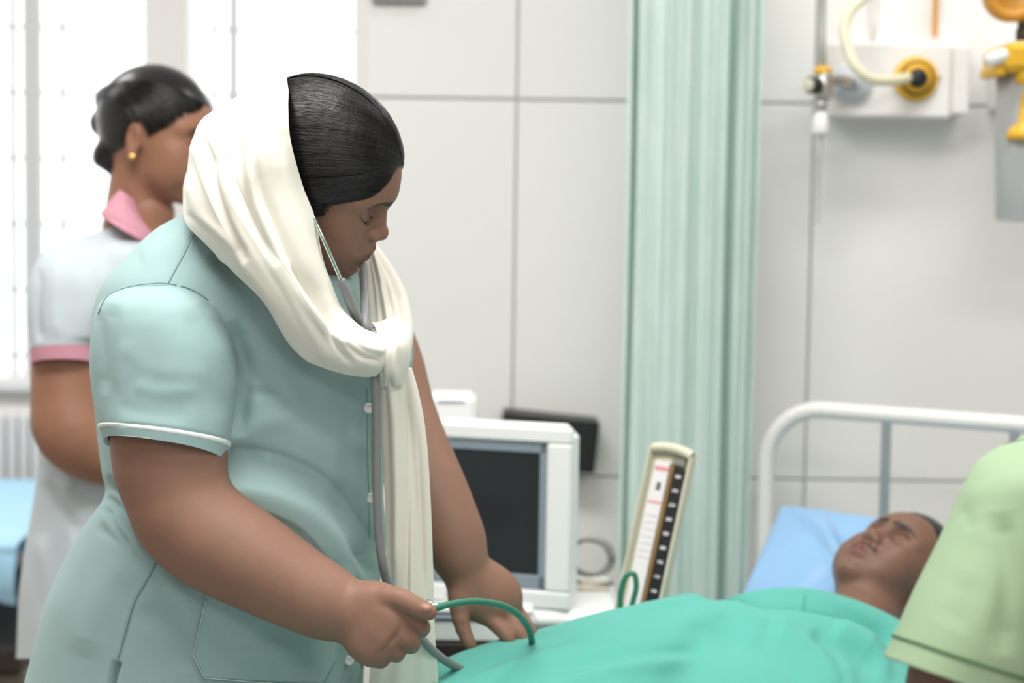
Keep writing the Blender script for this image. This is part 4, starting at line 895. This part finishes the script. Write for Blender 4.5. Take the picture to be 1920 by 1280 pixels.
# ---------------- headscarf
S_ = [[(713, 628, 2.175), (722, 650, 2.15), (721, 672, 2.15), (717, 690, 2.155), (705, 705, 2.17)],
      [(690, 620, 2.165), (700, 640, 2.135), (699, 664, 2.13), (693, 686, 2.135), (682, 706, 2.16)],
      [(668, 605, 2.16), (670, 630, 2.130), (664, 658, 2.125), (652, 682, 2.13), (638, 698, 2.15)],
      [(638, 575, 2.165), (635, 600, 2.13), (625, 632, 2.115), (610, 662, 2.12), (592, 680, 2.145)],
      [(609, 518, 2.16), (600, 550, 2.12), (585, 590, 2.10), (566, 620, 2.11), (546, 634, 2.135)],
      [(598, 460, 2.16), (575, 490, 2.11), (550, 525, 2.09), (520, 560, 2.095), (500, 572, 2.125)],
      [(588, 406, 2.155), (545, 430, 2.10), (503, 462, 2.08), (465, 497, 2.09), (440, 508, 2.13)],
      [(565, 345, 2.14), (510, 365, 2.09), (455, 400, 2.08), (410, 440, 2.10), (382, 452, 2.16)],
      [(544, 265, 2.12), (487, 285, 2.085), (430, 325, 2.09), (378, 375, 2.13), (349, 415, 2.22)],
      [(540, 205, 2.13), (490, 215, 2.11), (428, 245, 2.13), (370, 300, 2.19), (345, 372, 2.30)],
      [(543, 156, 2.20), (497, 170, 2.20), (437, 193, 2.24), (373, 235, 2.30), (349, 350, 2.38)],
      [(546, 164, 2.27), (500, 196, 2.29), (440, 225, 2.33), (392, 280, 2.38), (362, 390, 2.44)],
      [(600, 250, 2.33), (540, 290, 2.38), (480, 330, 2.42), (440, 380, 2.46), (420, 430, 2.49)],
      [(635, 360, 2.35), (600, 400, 2.41), (560, 430, 2.45), (520, 460, 2.48), (500, 490, 2.51)],
      [(668, 450, 2.34), (662, 480, 2.38), (645, 510, 2.43), (620, 530, 2.46), (600, 560, 2.48)]]
A5 = np.array([[P3(p) for p in r_] for r_ in S_]); G = crm(A5, 420); G = crm(G.transpose(1, 0, 2), 300).transpose(1, 0, 2)
G = ell_push(G, HC, HR, .005)
N = gnormal(G, False); N = N*np.sign(((N*nrm(CO-G)).sum(-1))[:250].mean())
F_ = [('s', [(372, 250), (395, 290), (430, 383), (478, 467), (525, 542), (565, 612), (602, 672)], -.006, 9),
      ('v', [(389, 216), (401, 275), (436, 375), (486, 460), (535, 540), (575, 610), (620, 680)], .007, 11),
      ('v', [(396, 262), (406, 350), (436, 432), (467, 490)], -.008, 9),
      ('v', [(355, 320), (375, 400), (420, 450), (470, 520)], .005, 12),
      ('v', [(350, 398), (401, 438), (440, 480), (476, 530), (530, 596)], -.006, 7),
      ('v', [(481, 242), (490, 345), (518, 420), (556, 500), (602, 570), (645, 612), (705, 648)], -.010, 11),
      ('v', [(470, 230), (470, 345), (495, 430), (540, 520), (590, 590), (640, 640), (700, 672)], .006, 12),
      ('v', [(510, 250), (530, 350), (560, 430), (590, 500), (630, 575)], .005, 16),
      ('v', [(440, 230), (455, 330), (480, 420), (520, 500)], -.005, 12),
      ('v', [(546, 495), (584, 542), (610, 590), (650, 640)], -.006, 8),
      ('v', [(440, 470), (500, 545), (555, 640), (600, 690)], .004, 9),
      ('v', [(612, 593), (625, 635), (663, 687)], -.006, 7), ('v', [(640, 640), (680, 668), (715, 678)], -.004, 6), ('v', [(650, 625), (690, 650), (720, 660)], .004, 6),
      ('v', [(470, 175), (430, 215), (400, 300)], .004, 14)]
G = fold(G, N, F_, near=False); G += N*(.0012*vnoise(G, 45, 9)+.0005*vnoise(G, 120, 10))[..., None]
G = ell_push(G, HC, HR, .003)
b = Bag(); b.grid(G); sf_ = b.obj('headscarf', CREAM, n1); so = sf_.modifiers.new('s', 'SOLIDIFY'); so.thickness = .0022; so.offset = 0
scm = DMap(G[:300], 4)
# far side drape, knot and tail
def pleats(G, N, n_, amp, ph0=0., wob=.4):
    ph = np.linspace(0, 2*np.pi, G.shape[1], endpoint=False)[None]; t = np.linspace(0, 1, G.shape[0])[:, None]
    xx = np.cos(ph); return G+N*(amp*(np.sin(n_*xx*2.6+ph0+wob*np.sin(t*5))+.5*np.sin(n_*xx*6+t*4+ph0*2))*1.0)[..., None]
fd = loft([(683, 452, 703, 456, 2.36, .008), (686, 498, 730, 499, 2.34, .018), (690, 545, 754, 543, 2.31, .026), (694, 590, 768, 588, 2.275, .032), (699, 625, 776, 628, 2.25, .034), (704, 660, 775, 660, 2.235, .034), (708, 688, 767, 692, 2.225, .026), (718, 706, 755, 708, 2.225, .012)], 120, 150)
fn_ = outward(fd); fd = pleats(fd, fn_, 2.2, .0032, .4, 1.2)
fd = fold(fd, fn_, [('v', [(705, 600), (740, 622), (730, 660), (705, 700)], -.006, 7), ('v', [(745, 560), (762, 620), (748, 680)], .004, 8), ('v', [(715, 520), (735, 580), (740, 620)], -.005, 6)])
b = closeG(fd, Bag()); b.obj('scarf_drape', CREAM, sf_)
kn = loft([(694, 612, 712, 600, 2.21, .012), (700, 635, 742, 600, 2.185, .020), (708, 668, 764, 640, 2.175, .024), (708, 700, 766, 690, 2.18, .022), (712, 716, 762, 716, 2.19, .016), (716, 724, 758, 722, 2.19, .008)], 70, 110)
kn_n = outward(kn); kn = pleats(kn, kn_n, 1.6, .0026, 1.5, 1.8); closeG(kn, Bag()).obj('scarf_knot', CREAM, sf_)
tl = loft([(708, 690, 768, 690, 2.20, .018), (711, 740, 780, 735, 2.205, .017), (713, 800, 792, 795, 2.21, .016), (716, 870, 800, 865, 2.215, .016), (719, 950, 806, 945, 2.22, .015), (720, 1040, 811, 1035, 2.225, .015), (720, 1120, 815, 1118, 2.23, .015), (708, 1190, 818, 1190, 2.235, .015), (690, 1250, 822, 1240, 2.24, .015), (686, 1330, 826, 1330, 2.25, .014)], 160, 200)
tn_ = outward(tl); tl = pleats(tl, tn_, 1.7, .0036, 2.2, .5)
tl = fold(tl, tn_, [('v', [(764, 700), (768, 850), (765, 1000), (762, 1180)], -.0055, 5), ('v', [(742, 720), (745, 900), (742, 1100)], .004, 8), ('v', [(722, 740), (728, 900), (728, 1080)], -.003, 5), ('v', [(785, 800), (792, 950), (796, 1120)], -.003, 5)])
closeG(tl, Bag()).obj('scarf_tail', CREAM, sf_)
# ---------------- stethoscope
ste = empty('stethoscope', (-.16, 2.15, .9), 'grey stethoscope with steel ear tubes worn under the cream headscarf', 'stethoscope')
e = [P3(p) for p in ((586, 402, 2.155), (593, 418, 2.15), (605, 446, 2.145), (620, 480, 2.145), (634, 512, 2.15), (641, 528, 2.155))]
b = Bag(); b.tube(crm(np.array(e), 40), .0024, 12); b.obj('ear_tube', CHROME, ste, 'steel tube with a green stripe')
Bag().tube(crm(np.array(e), 40)+np.array([0, -.0022, 0]), .0008, 6).obj('green_stripe', TUBEGR, ste)
j = [P3(p) for p in ((639, 524, 2.155), (648, 545, 2.16), (660, 575, 2.17), (672, 598, 2.18), (682, 607, 2.185))]
b = Bag(); b.tube(crm(np.array(j), 40), np.interp(np.linspace(0, 1, 40), [0, .5, 1], [.0052, .0062, .0062]), 14)
j = [P3(p) for p in ((681, 497, 2.26), (682, 530, 2.24), (684, 565, 2.21), (684, 600, 2.185), (688, 620, 2.18), (694, 645, 2.19), (700, 680, 2.195), (703, 705, 2.175), (705, 760, 2.172), (706, 840, 2.172), (707, 930, 2.175), (710, 1000, 2.178), (717, 1055, 2.18), (729, 1100, 2.19), (750, 1150, 2.20), (785, 1190, 2.215), (808, 1216, 2.23), (838, 1240, 2.26), (880, 1262, 2.32))]
b.tube(crm(np.array(j), 200), np.interp(np.linspace(0, 1, 200), [0, .2, .24, 1], [.0050, .0058, .0056, .0056]), 16)
b.obj('rubber_tube', TUBEG, ste)
Bag().tube([V(680, 470, 2.28), V(681, 500, 2.26)], .0022, 10).obj('ear_tube', CHROME, ste)
# ---------------- bulb tube held in the hand
ht = empty('cuff_tube', tuple(V(820, 1138, 2.085)), 'green rubber cuff tube with chrome connector pinched in the nurse\'s fingers', 'tube')
q = [(812, 1140, 2.09), (824, 1137, 2.092), (850, 1131, 2.11), (885, 1127, 2.14), (915, 1129, 2.17), (945, 1136, 2.21), (968, 1149, 2.25), (985, 1166, 2.30), (994, 1184, 2.34), (998, 1210, 2.38)]
b = Bag(); b.tube(crm(np.array([P3(p) for p in q]), 90), np.interp(np.linspace(0, 1, 90), [0, .03, .10, .16, 1], [.0040, .0049, .0050, .0041, .0046]), 16); b.obj('green_tube', TUBEGR, ht)
cx = nrm(V(830, 1136, 2.09)-V(800, 1144, 2.09)); c0 = V(801, 1138, 2.09)
Bag().lathe(c0, cx, [(0, -.006), (.004, -.006), (.0042, .0), (.0036, .004), (.0036, .008), (.003, .009), (.003, .014)], 20).obj('chrome_connector', CHROME, ht)
Bag().lathe(V(803, 1131, 2.092), nrm(np.array([.1, -.3, 1])), [(0, -.004), (.0050, -.004), (.0056, -.002), (.0050, .0), (.0056, .0015), (.0045, .003), (0, .003)], 24).obj('valve_screw', CHROME, ht)
#@@REST
# ---------------------------------------------------------------- nurse in white behind
n2 = empty('person', (-.72, 3.05, 0), 'nurse in pale blue shirt with pink collar and cuffs standing behind', 'person')
RH2 = frame((.95, -.28, -.14), (.15, 0, 1)); PH2 = V(292, 274, 3.13)
h2 = head_sdf(ear=True); nd2 = RH2.T@nrm(np.array([-.10, 0, -1.])); h2.cone(np.array([-.02, 0, -.03]), np.array([-.025, 0, -.03])+nd2*.17, .052, .058, .02)
hp2 = place_head(h2, RH2, PH2, .0026)
s = Sdf()
chain(s, [(135, 560, 2.99, 52), (126, 680, 2.975, 57), (127, 780, 2.96, 56), (138, 815, 2.95, 52), (175, 845, 2.96, 45), (240, 868, 2.97, 36), (330, 890, 2.99, 28)], .02, .03, n=14)
chain(s, [(300, 560, 3.26, 50), (310, 680, 3.28, 50), (318, 800, 3.28, 46), (345, 850, 3.24, 40), (385, 885, 3.12, 33), (410, 898, 3.04, 27)], .02, .03, n=12)
for (hx, hy, hD, sg) in ((348, 893, 2.995, 1), (418, 900, 3.03, -1)):
    h0_ = V(hx, hy, hD); s.ell(h0_+np.array([.02*sg, 0, 0]), (.045, .035, .018), .02)
    for q in range(4):
        o_ = h0_+np.array([.045*sg, -.026+.018*q, .002]); s.chain([o_, o_+np.array([.030*sg, .002, -.004]), o_+np.array([(.046-.004*abs(q-1.5))*sg, .004, -.018])], [.0095, .0085, .007], .003)
    s.chain([h0_+np.array([.005*sg, -.03, .004]), h0_+np.array([.030*sg, -.046, .010]), h0_+np.array([.050*sg, -.048, .008])], [.011, .010, .008], .008)
s.ell(V(215, 740, 3.12), (.11, .09, .20), .05); s.cone(V(240, 560, 3.12), V(275, 400, 3.13), .05, .05, .02)
for yy in (3.03, 3.19): s.chain([(-.70, yy, .68), (-.70, yy, .45), (-.70, yy, .08)], [.085, .055, .04], .03); s.cone((-.73, yy, .045), (-.55, yy, .03), .035, .028, .02)
V2, F2 = s.mesh((-1.05, 2.80, -.01), (-.40, 3.42, 1.42), .005)
Vj, Fj, Aj = join([hp2, (V2, F2, None)]); mesh('body', Vj, Fj, SKIN2, n2, attr=Aj)
HC2 = np.array([-.010, 0, .044]); HR2 = np.array([.106, .083, .098])
def zl2(x): return np.interp(x, [-100, -60, -25, -12, 10, 22, 40, 60, 80, 90, 110], [-40, -34, -10, 34, 38, 12, 26, 44, 68, 88, 96])
s = Sdf(); s.ell(HC2, HR2, .005); s.raw(lambda P: (zl2(P[..., 0]*1000)/1000-P[..., 2])*.6, '&', .008)
s.ell((-.092, -.005, .066), (.031, .036, .030), .006); s.ell((-.099, -.005, .026), (.027, .035, .028), .005); s.cone((-.075, -.02, -.03), (-.06, -.02, -.045), .03, .02, .012)
Vh, Fh = s.mesh((-.16, -.10, -.09), (.12, .10, .16), .0026); mesh('hair', Vh@RH2.T+PH2, Fh, HAIRM, n2)
def ud2(x, y, z): v = (np.array([x, y, z])/1000-HC2)/HR2; return v/np.linalg.norm(v)
def pth2(k, rg):
    x = rg.uniform(-10, 88); sd = -1 if k % 3 else 1; jt = rg.normal(size=3)*.03
    st_ = ud2(x, sd*np.interp(x, [-10, 40, 88], [80, 68, 10]), zl2(x)+3); return np.array([st_, ud2(x-40, sd*55, 90)+jt, ud2(-105, sd*12, 50)+jt])
pth2.n = 900; strands('hair_strands', n2, RH2, PH2, HC2, HR2, pth2, .0005, 14, .02, 8)
Bag().lathe(np.array([.002, -.082, -.024])@RH2.T+PH2, np.array([0, -1, 0])@RH2.T, [(0, .004), (.003, .0038), (.0055, .002), (.0062, 0), (.0055, -.002), (0, -.002)], 20).obj('earring', GOLD, n2)
ST = [(215, 425, 290, 440, 3.12, .05), (160, 442, 315, 452, 3.12, .075), (108, 466, 340, 470, 3.11, .12), (80, 510, 350, 510, 3.11, .14), (78, 600, 350, 600, 3.11, .145), (80, 700, 345, 700, 3.11, .145), (80, 800, 335, 800, 3.11, .14), (78, 870, 330, 870, 3.11, .14), (70, 950, 335, 950, 3.11, .15), (55, 1050, 345, 1050, 3.11, .16), (45, 1130, 350, 1130, 3.11, .165), (41, 1225, 352, 1228, 3.11, .17), (42, 1232, 350, 1236, 3.11, .168)]
G = loft(ST, 160, 160, 2.3); N = outward(G)
G = fold(G, N, [('v', [(80, 900), (120, 960), (160, 1010)], -.006, 14), ('v', [(120, 880), (140, 980), (130, 1120)], .006, 18), ('v', [(160, 920), (110, 1050), (90, 1180)], -.006, 16), ('v', [(75, 1000), (90, 1100), (80, 1200)], .005, 14)])
G += N*(.002*vnoise(G, 22, 21))[..., None]; b = Bag(); b.grid(G, closed=True); b.obj('shirt', PALEBLUE, n2)
SL2 = [(112, 456, 190, 452, 3.03, .03), (78, 480, 225, 475, 3.01, .06), (60, 520, 240, 520, 2.99, .075), (54, 570, 232, 575, 2.98, .078), (58, 620, 205, 630, 2.97, .074), (63, 655, 186, 648, 2.965, .070), (65, 688, 184, 684, 2.965, .069)]
G = loft(SL2, 90, 120, 2.2); N = outward(G); G = fold(G, N, [('v', [(75, 500), (68, 580), (74, 650)], -.006, 9), ('v', [(110, 480), (100, 560), (105, 640)], .004, 14), ('v', [(150, 470), (185, 560), (180, 640)], -.003, 16)])
G[..., 2] += (.012*np.linspace(0, 1, 90)[:, None]**3)*np.clip(-np.sin(np.linspace(0, 2*np.pi, 120, endpoint=False)), 0, 1)[None]
k = 76; b = Bag(); b.grid(G[:k+1], closed=True); s2 = b.obj('sleeve', PALEBLUE, n2)
Gc = G[k-1:]+outward(G)[k-1:]*.0022; b = Bag(); b.grid(np.concatenate([Gc, Gc[-1:]-outward(G)[-1:]*.005]), closed=True); b.obj('pink_cuff', PINK, s2)
G = loft([(240, 450, 320, 455, 3.20, .04), (230, 490, 356, 495, 3.25, .065), (240, 560, 372, 565, 3.27, .07), (250, 650, 372, 650, 3.28, .068), (256, 690, 370, 690, 3.28, .066)], 40, 60)
b = Bag(); b.grid(G, closed=True); b.obj('sleeve', PALEBLUE, n2)
cg2 = [(226, 356, 262, 380, 3.12, .052), (212, 372, 272, 410, 3.11, .062), (196, 392, 288, 438, 3.10, .070), (190, 402, 292, 448, 3.10, .074), (196, 410, 286, 462, 3.095, .078), (240, 452, 262, 468, 3.06, .05)]
G = loft(cg2[:5], 40, 90, 2.0); b = Bag(); b.grid(G, closed=True); o = b.obj('pink_collar', PINK, n2); so = o.modifiers.new('s', 'SOLIDIFY'); so.thickness = .003
lg = Bag()
for yy in (3.03, 3.19):
    lg = Bag(); lg.tube([(-.70, yy, .74), (-.70, yy, .4), (-.70, yy, .07)], [.072, .07, .065], 20); lg.obj('trouser_leg', TROUS, n2)
# ---------------------------------------------------------------- patient
pa = empty('person', tuple(B(.36, .8, .60)), 'patient lying in the bed under the sea green sheet with head on blue pillow', 'person')
PHp = V(1668, 1092, 2.86); RHp = frame((-.30, -.34, .89), (.80, .56, .18))
h3 = head_sdf(ear=True); nd3 = RHp.T@nrm(np.array([-.45, -.86, -.25])); h3.cone(np.array([-.01, 0, -.04]), np.array([-.01, 0, -.04])+nd3*.16, .055, .06, .02)
v3, f3, a3 = place_head(h3, RHp, PHp, .0028)
ml = (v3-PHp)@RHp*1000; a3[:, 1] = np.maximum(a3[:, 1], np.clip((5-np.sqrt(((ml[:, 2]+33)*1.0)**2))/3, 0, 1)*(abs(ml[:, 1]) < 26)*(ml[:, 0] > 82)*.8)
s = Sdf(); axb = np.array([-.5, -.866, 0]); c0 = PHp+axb*.42+np.array([0, 0, -.09]); c0[2] = .715
s.ell(c0, (.17, .26, .095), .05, R=np.stack([hd, axb, [0, 0, 1]], 1)); s.cone(PHp+axb*.10+np.array([0, 0, -.04]), PHp+axb*.24+np.array([0, 0, -.07]), .06, .08, .04)
c1 = c0+axb*.36; c1[2] = .70; s.ell(c1, (.16, .22, .085), .05, R=np.stack([hd, axb, [0, 0, 1]], 1))
for d_ in (-.09, .09):
    a_ = c1+axb*.15+hd*d_; b_ = c1+axb*.58+hd*d_; a_[2] = .685; b_[2] = .655; s.cone(a_, b_, .075, .045, .03)
for d_ in (-.21, .21):
    a_ = c0-axb*.14+hd*d_*.85; b_ = c0+axb*.42+hd*d_; a_[2] = .70; b_[2] = .65; s.cone(a_, b_, .048, .035, .03)
v4, f4 = s.mesh((-.5, 1.2, .58), (1.05, 3.1, .86), .011)
gg = BG[::3, ::4].reshape(-1, 3); gg = gg[gg[:, 2] > .63]
for q0 in range(0, len(v4), 2000):
    vv = v4[q0:q0+2000]; dd_ = ((vv[:, None, :2]-gg[None, :, :2])**2).sum(-1); ix = dd_.argmin(1); near = dd_[np.arange(len(vv)), ix] < .03**2
    v4[q0:q0+2000, 2] = np.where(near, np.minimum(vv[:, 2], gg[ix, 2]-.014), np.minimum(vv[:, 2], .66))
Vj, Fj, Aj = join([(v3, f3, a3), (v4, f4, None)]); mesh('body', Vj, Fj, SKIN3, pa, attr=Aj)
def zl3(x): return np.interp(x, [-100, -30, 0, 14, 26, 45, 65, 80, 90], [-30, -30, 0, 20, 30, 52, 74, 86, 92])
s = Sdf(); s.ell((-.010, 0, .043), (.1045, .081, .097), .005); s.raw(lambda P: (zl3(P[..., 0]*1000)/1000-P[..., 2])*.6, '&', .008)
Vh, Fh = s.mesh((-.13, -.10, -.06), (.12, .10, .16), .003); mesh('hair', Vh@RHp.T+PHp, Fh, HAIRM, pa)
# ---------------------------------------------------------------- person in light green at the bedside
g1 = empty('person', (.62, 1.72, 0), 'person in light green shirt at the bedside, seen from behind the sleeve', 'person')
GT = [(2090, 745, 2190, 745, 1.80, .06), (2010, 800, 2260, 800, 1.79, .09), (1920, 822, 2330, 830, 1.79, .11), (1875, 880, 2370, 890, 1.79, .13), (1860, 980, 2390, 980, 1.79, .145), (1850, 1100, 2400, 1100, 1.79, .15), (1840, 1250, 2400, 1250, 1.79, .155), (1830, 1450, 2400, 1450, 1.79, .16), (2030, 1650, 2410, 1650, 1.80, .16)]
G = loft(GT, 120, 140, 2.2); N = outward(G); G = fold(G, N, [('v', [(1880, 900), (1900, 1100), (1890, 1280)], -.006, 16)]); b = Bag(); b.grid(G, closed=True); b.obj('shirt', GREENSH, g1)
GS = [(1880, 832, 1960, 812, 1.73, .03), (1838, 862, 1990, 840, 1.72, .06), (1815, 905, 2000, 895, 1.70, .078), (1793, 960, 1995, 980, 1.69, .082), (1762, 1030, 1975, 1075, 1.675, .080), (1722, 1110, 1945, 1170, 1.66, .078), (1690, 1180, 1925, 1255, 1.65, .076), (1664, 1232, 1905, 1318, 1.645, .075)]
G = loft(GS, 130, 180, 2.2); N = outward(G)
G = fold(G, N, [('v', [(1870, 960), (1890, 1080), (1885, 1230)], -.007, 26), ('v', [(1835, 900), (1840, 1000), (1800, 1100)], .002, 34), ('v', [(1850, 1000), (1825, 1100), (1780, 1180)], -.002, 34), ('v', [(1800, 960), (1815, 970), (1822, 1000)], -.001, 14)])
G += N*(.0015*vnoise(G, 30, 31))[..., None]
b = Bag(); b.grid(np.concatenate([G, G[-1:]-N[-1:]*.004, G[-10:-9]-N[-10:-9]*.006]), closed=True); gs = b.obj('sleeve', GREENSH, g1)
R_ = G[int(.895*129)]+N[int(.895*129)]*.0006; Bag().tube(np.concatenate([R_, R_[:2]]), .0016, 6).obj('hem_stitch', GREEND, gs)
s = Sdf(); chain(s, [(1925, 960, 1.71, 60), (1865, 1080, 1.685, 72), (1815, 1200, 1.665, 76), (1790, 1290, 1.655, 70), (1740, 1400, 1.67, 58), (1640, 1470, 1.76, 50), (1560, 1500, 1.86, 42)], .02, .03, n=12)
s.ell(V(1530, 1505, 1.90), (.045, .05, .02), .02); s.ell(V(2130, 1100, 1.79), (.13, .10, .22), .04); s.cone(V(2140, 850, 1.79), V(2150, 640, 1.78), .07, .055, .03)
lo = V(1480, 1620, 1.75); hi = V(2400, 600, 1.8); lo[1] = 1.55; hi[1] = 2.0; v5, f5 = s.mesh(lo, hi, .006)
h4 = head_sdf(); RHg = frame((-.6, .7, -.35), (-.3, .2, .9)); PHg = V(2190, 500, 1.77); hp4 = place_head(h4, RHg, PHg, .004)
s = Sdf()
for yy in (1.70, 1.88): s.chain([(.78, yy-.04, .52), (1.00+.06*(yy < 1.8), yy+.28-.08*(yy < 1.8), .50), (1.02+.06*(yy < 1.8), yy+.30-.08*(yy < 1.8), .08)], [.10, .07, .05], .03)
v6, f6 = s.mesh((.60, 1.45, -.01), (1.25, 2.4, .66), .012)
Vj, Fj, Aj = join([hp4, (v5, f5, None)]); mesh('body', Vj, Fj, SKIN3, g1, attr=Aj)
mesh('trousers', v6, f6, mat('dark_trousers', (.05, .055, .07), .9), g1)
s = Sdf(); s.ell((-.010, 0, .043), (.1055, .083, .098), .005); s.raw(lambda P: (zl3(P[..., 0]*1000)/1000-P[..., 2])*.6, '&', .008)
Vh, Fh = s.mesh((-.13, -.10, -.06), (.12, .10, .16), .004); mesh('hair', Vh@RHg.T+PHg, Fh, HAIRM, g1)
st_ = empty('stool', (.80, 1.74, 0), 'round metal stool under the person in light green', 'stool')
Bag().lathe((.80, 1.74, .34), (0, 0, 1), [(0, 0), (.16, 0), (.165, .015), (.16, .05), (0, .055)], 32).obj('seat', BLACK, st_)
for k in range(4):
    a_ = k*math.pi/2+.5; Bag().tube([(.80+.10*math.cos(a_), 1.74+.10*math.sin(a_), .34), (.80+.17*math.cos(a_), 1.74+.17*math.sin(a_), .012)], .011, 10).obj('leg', STEEL, st_)
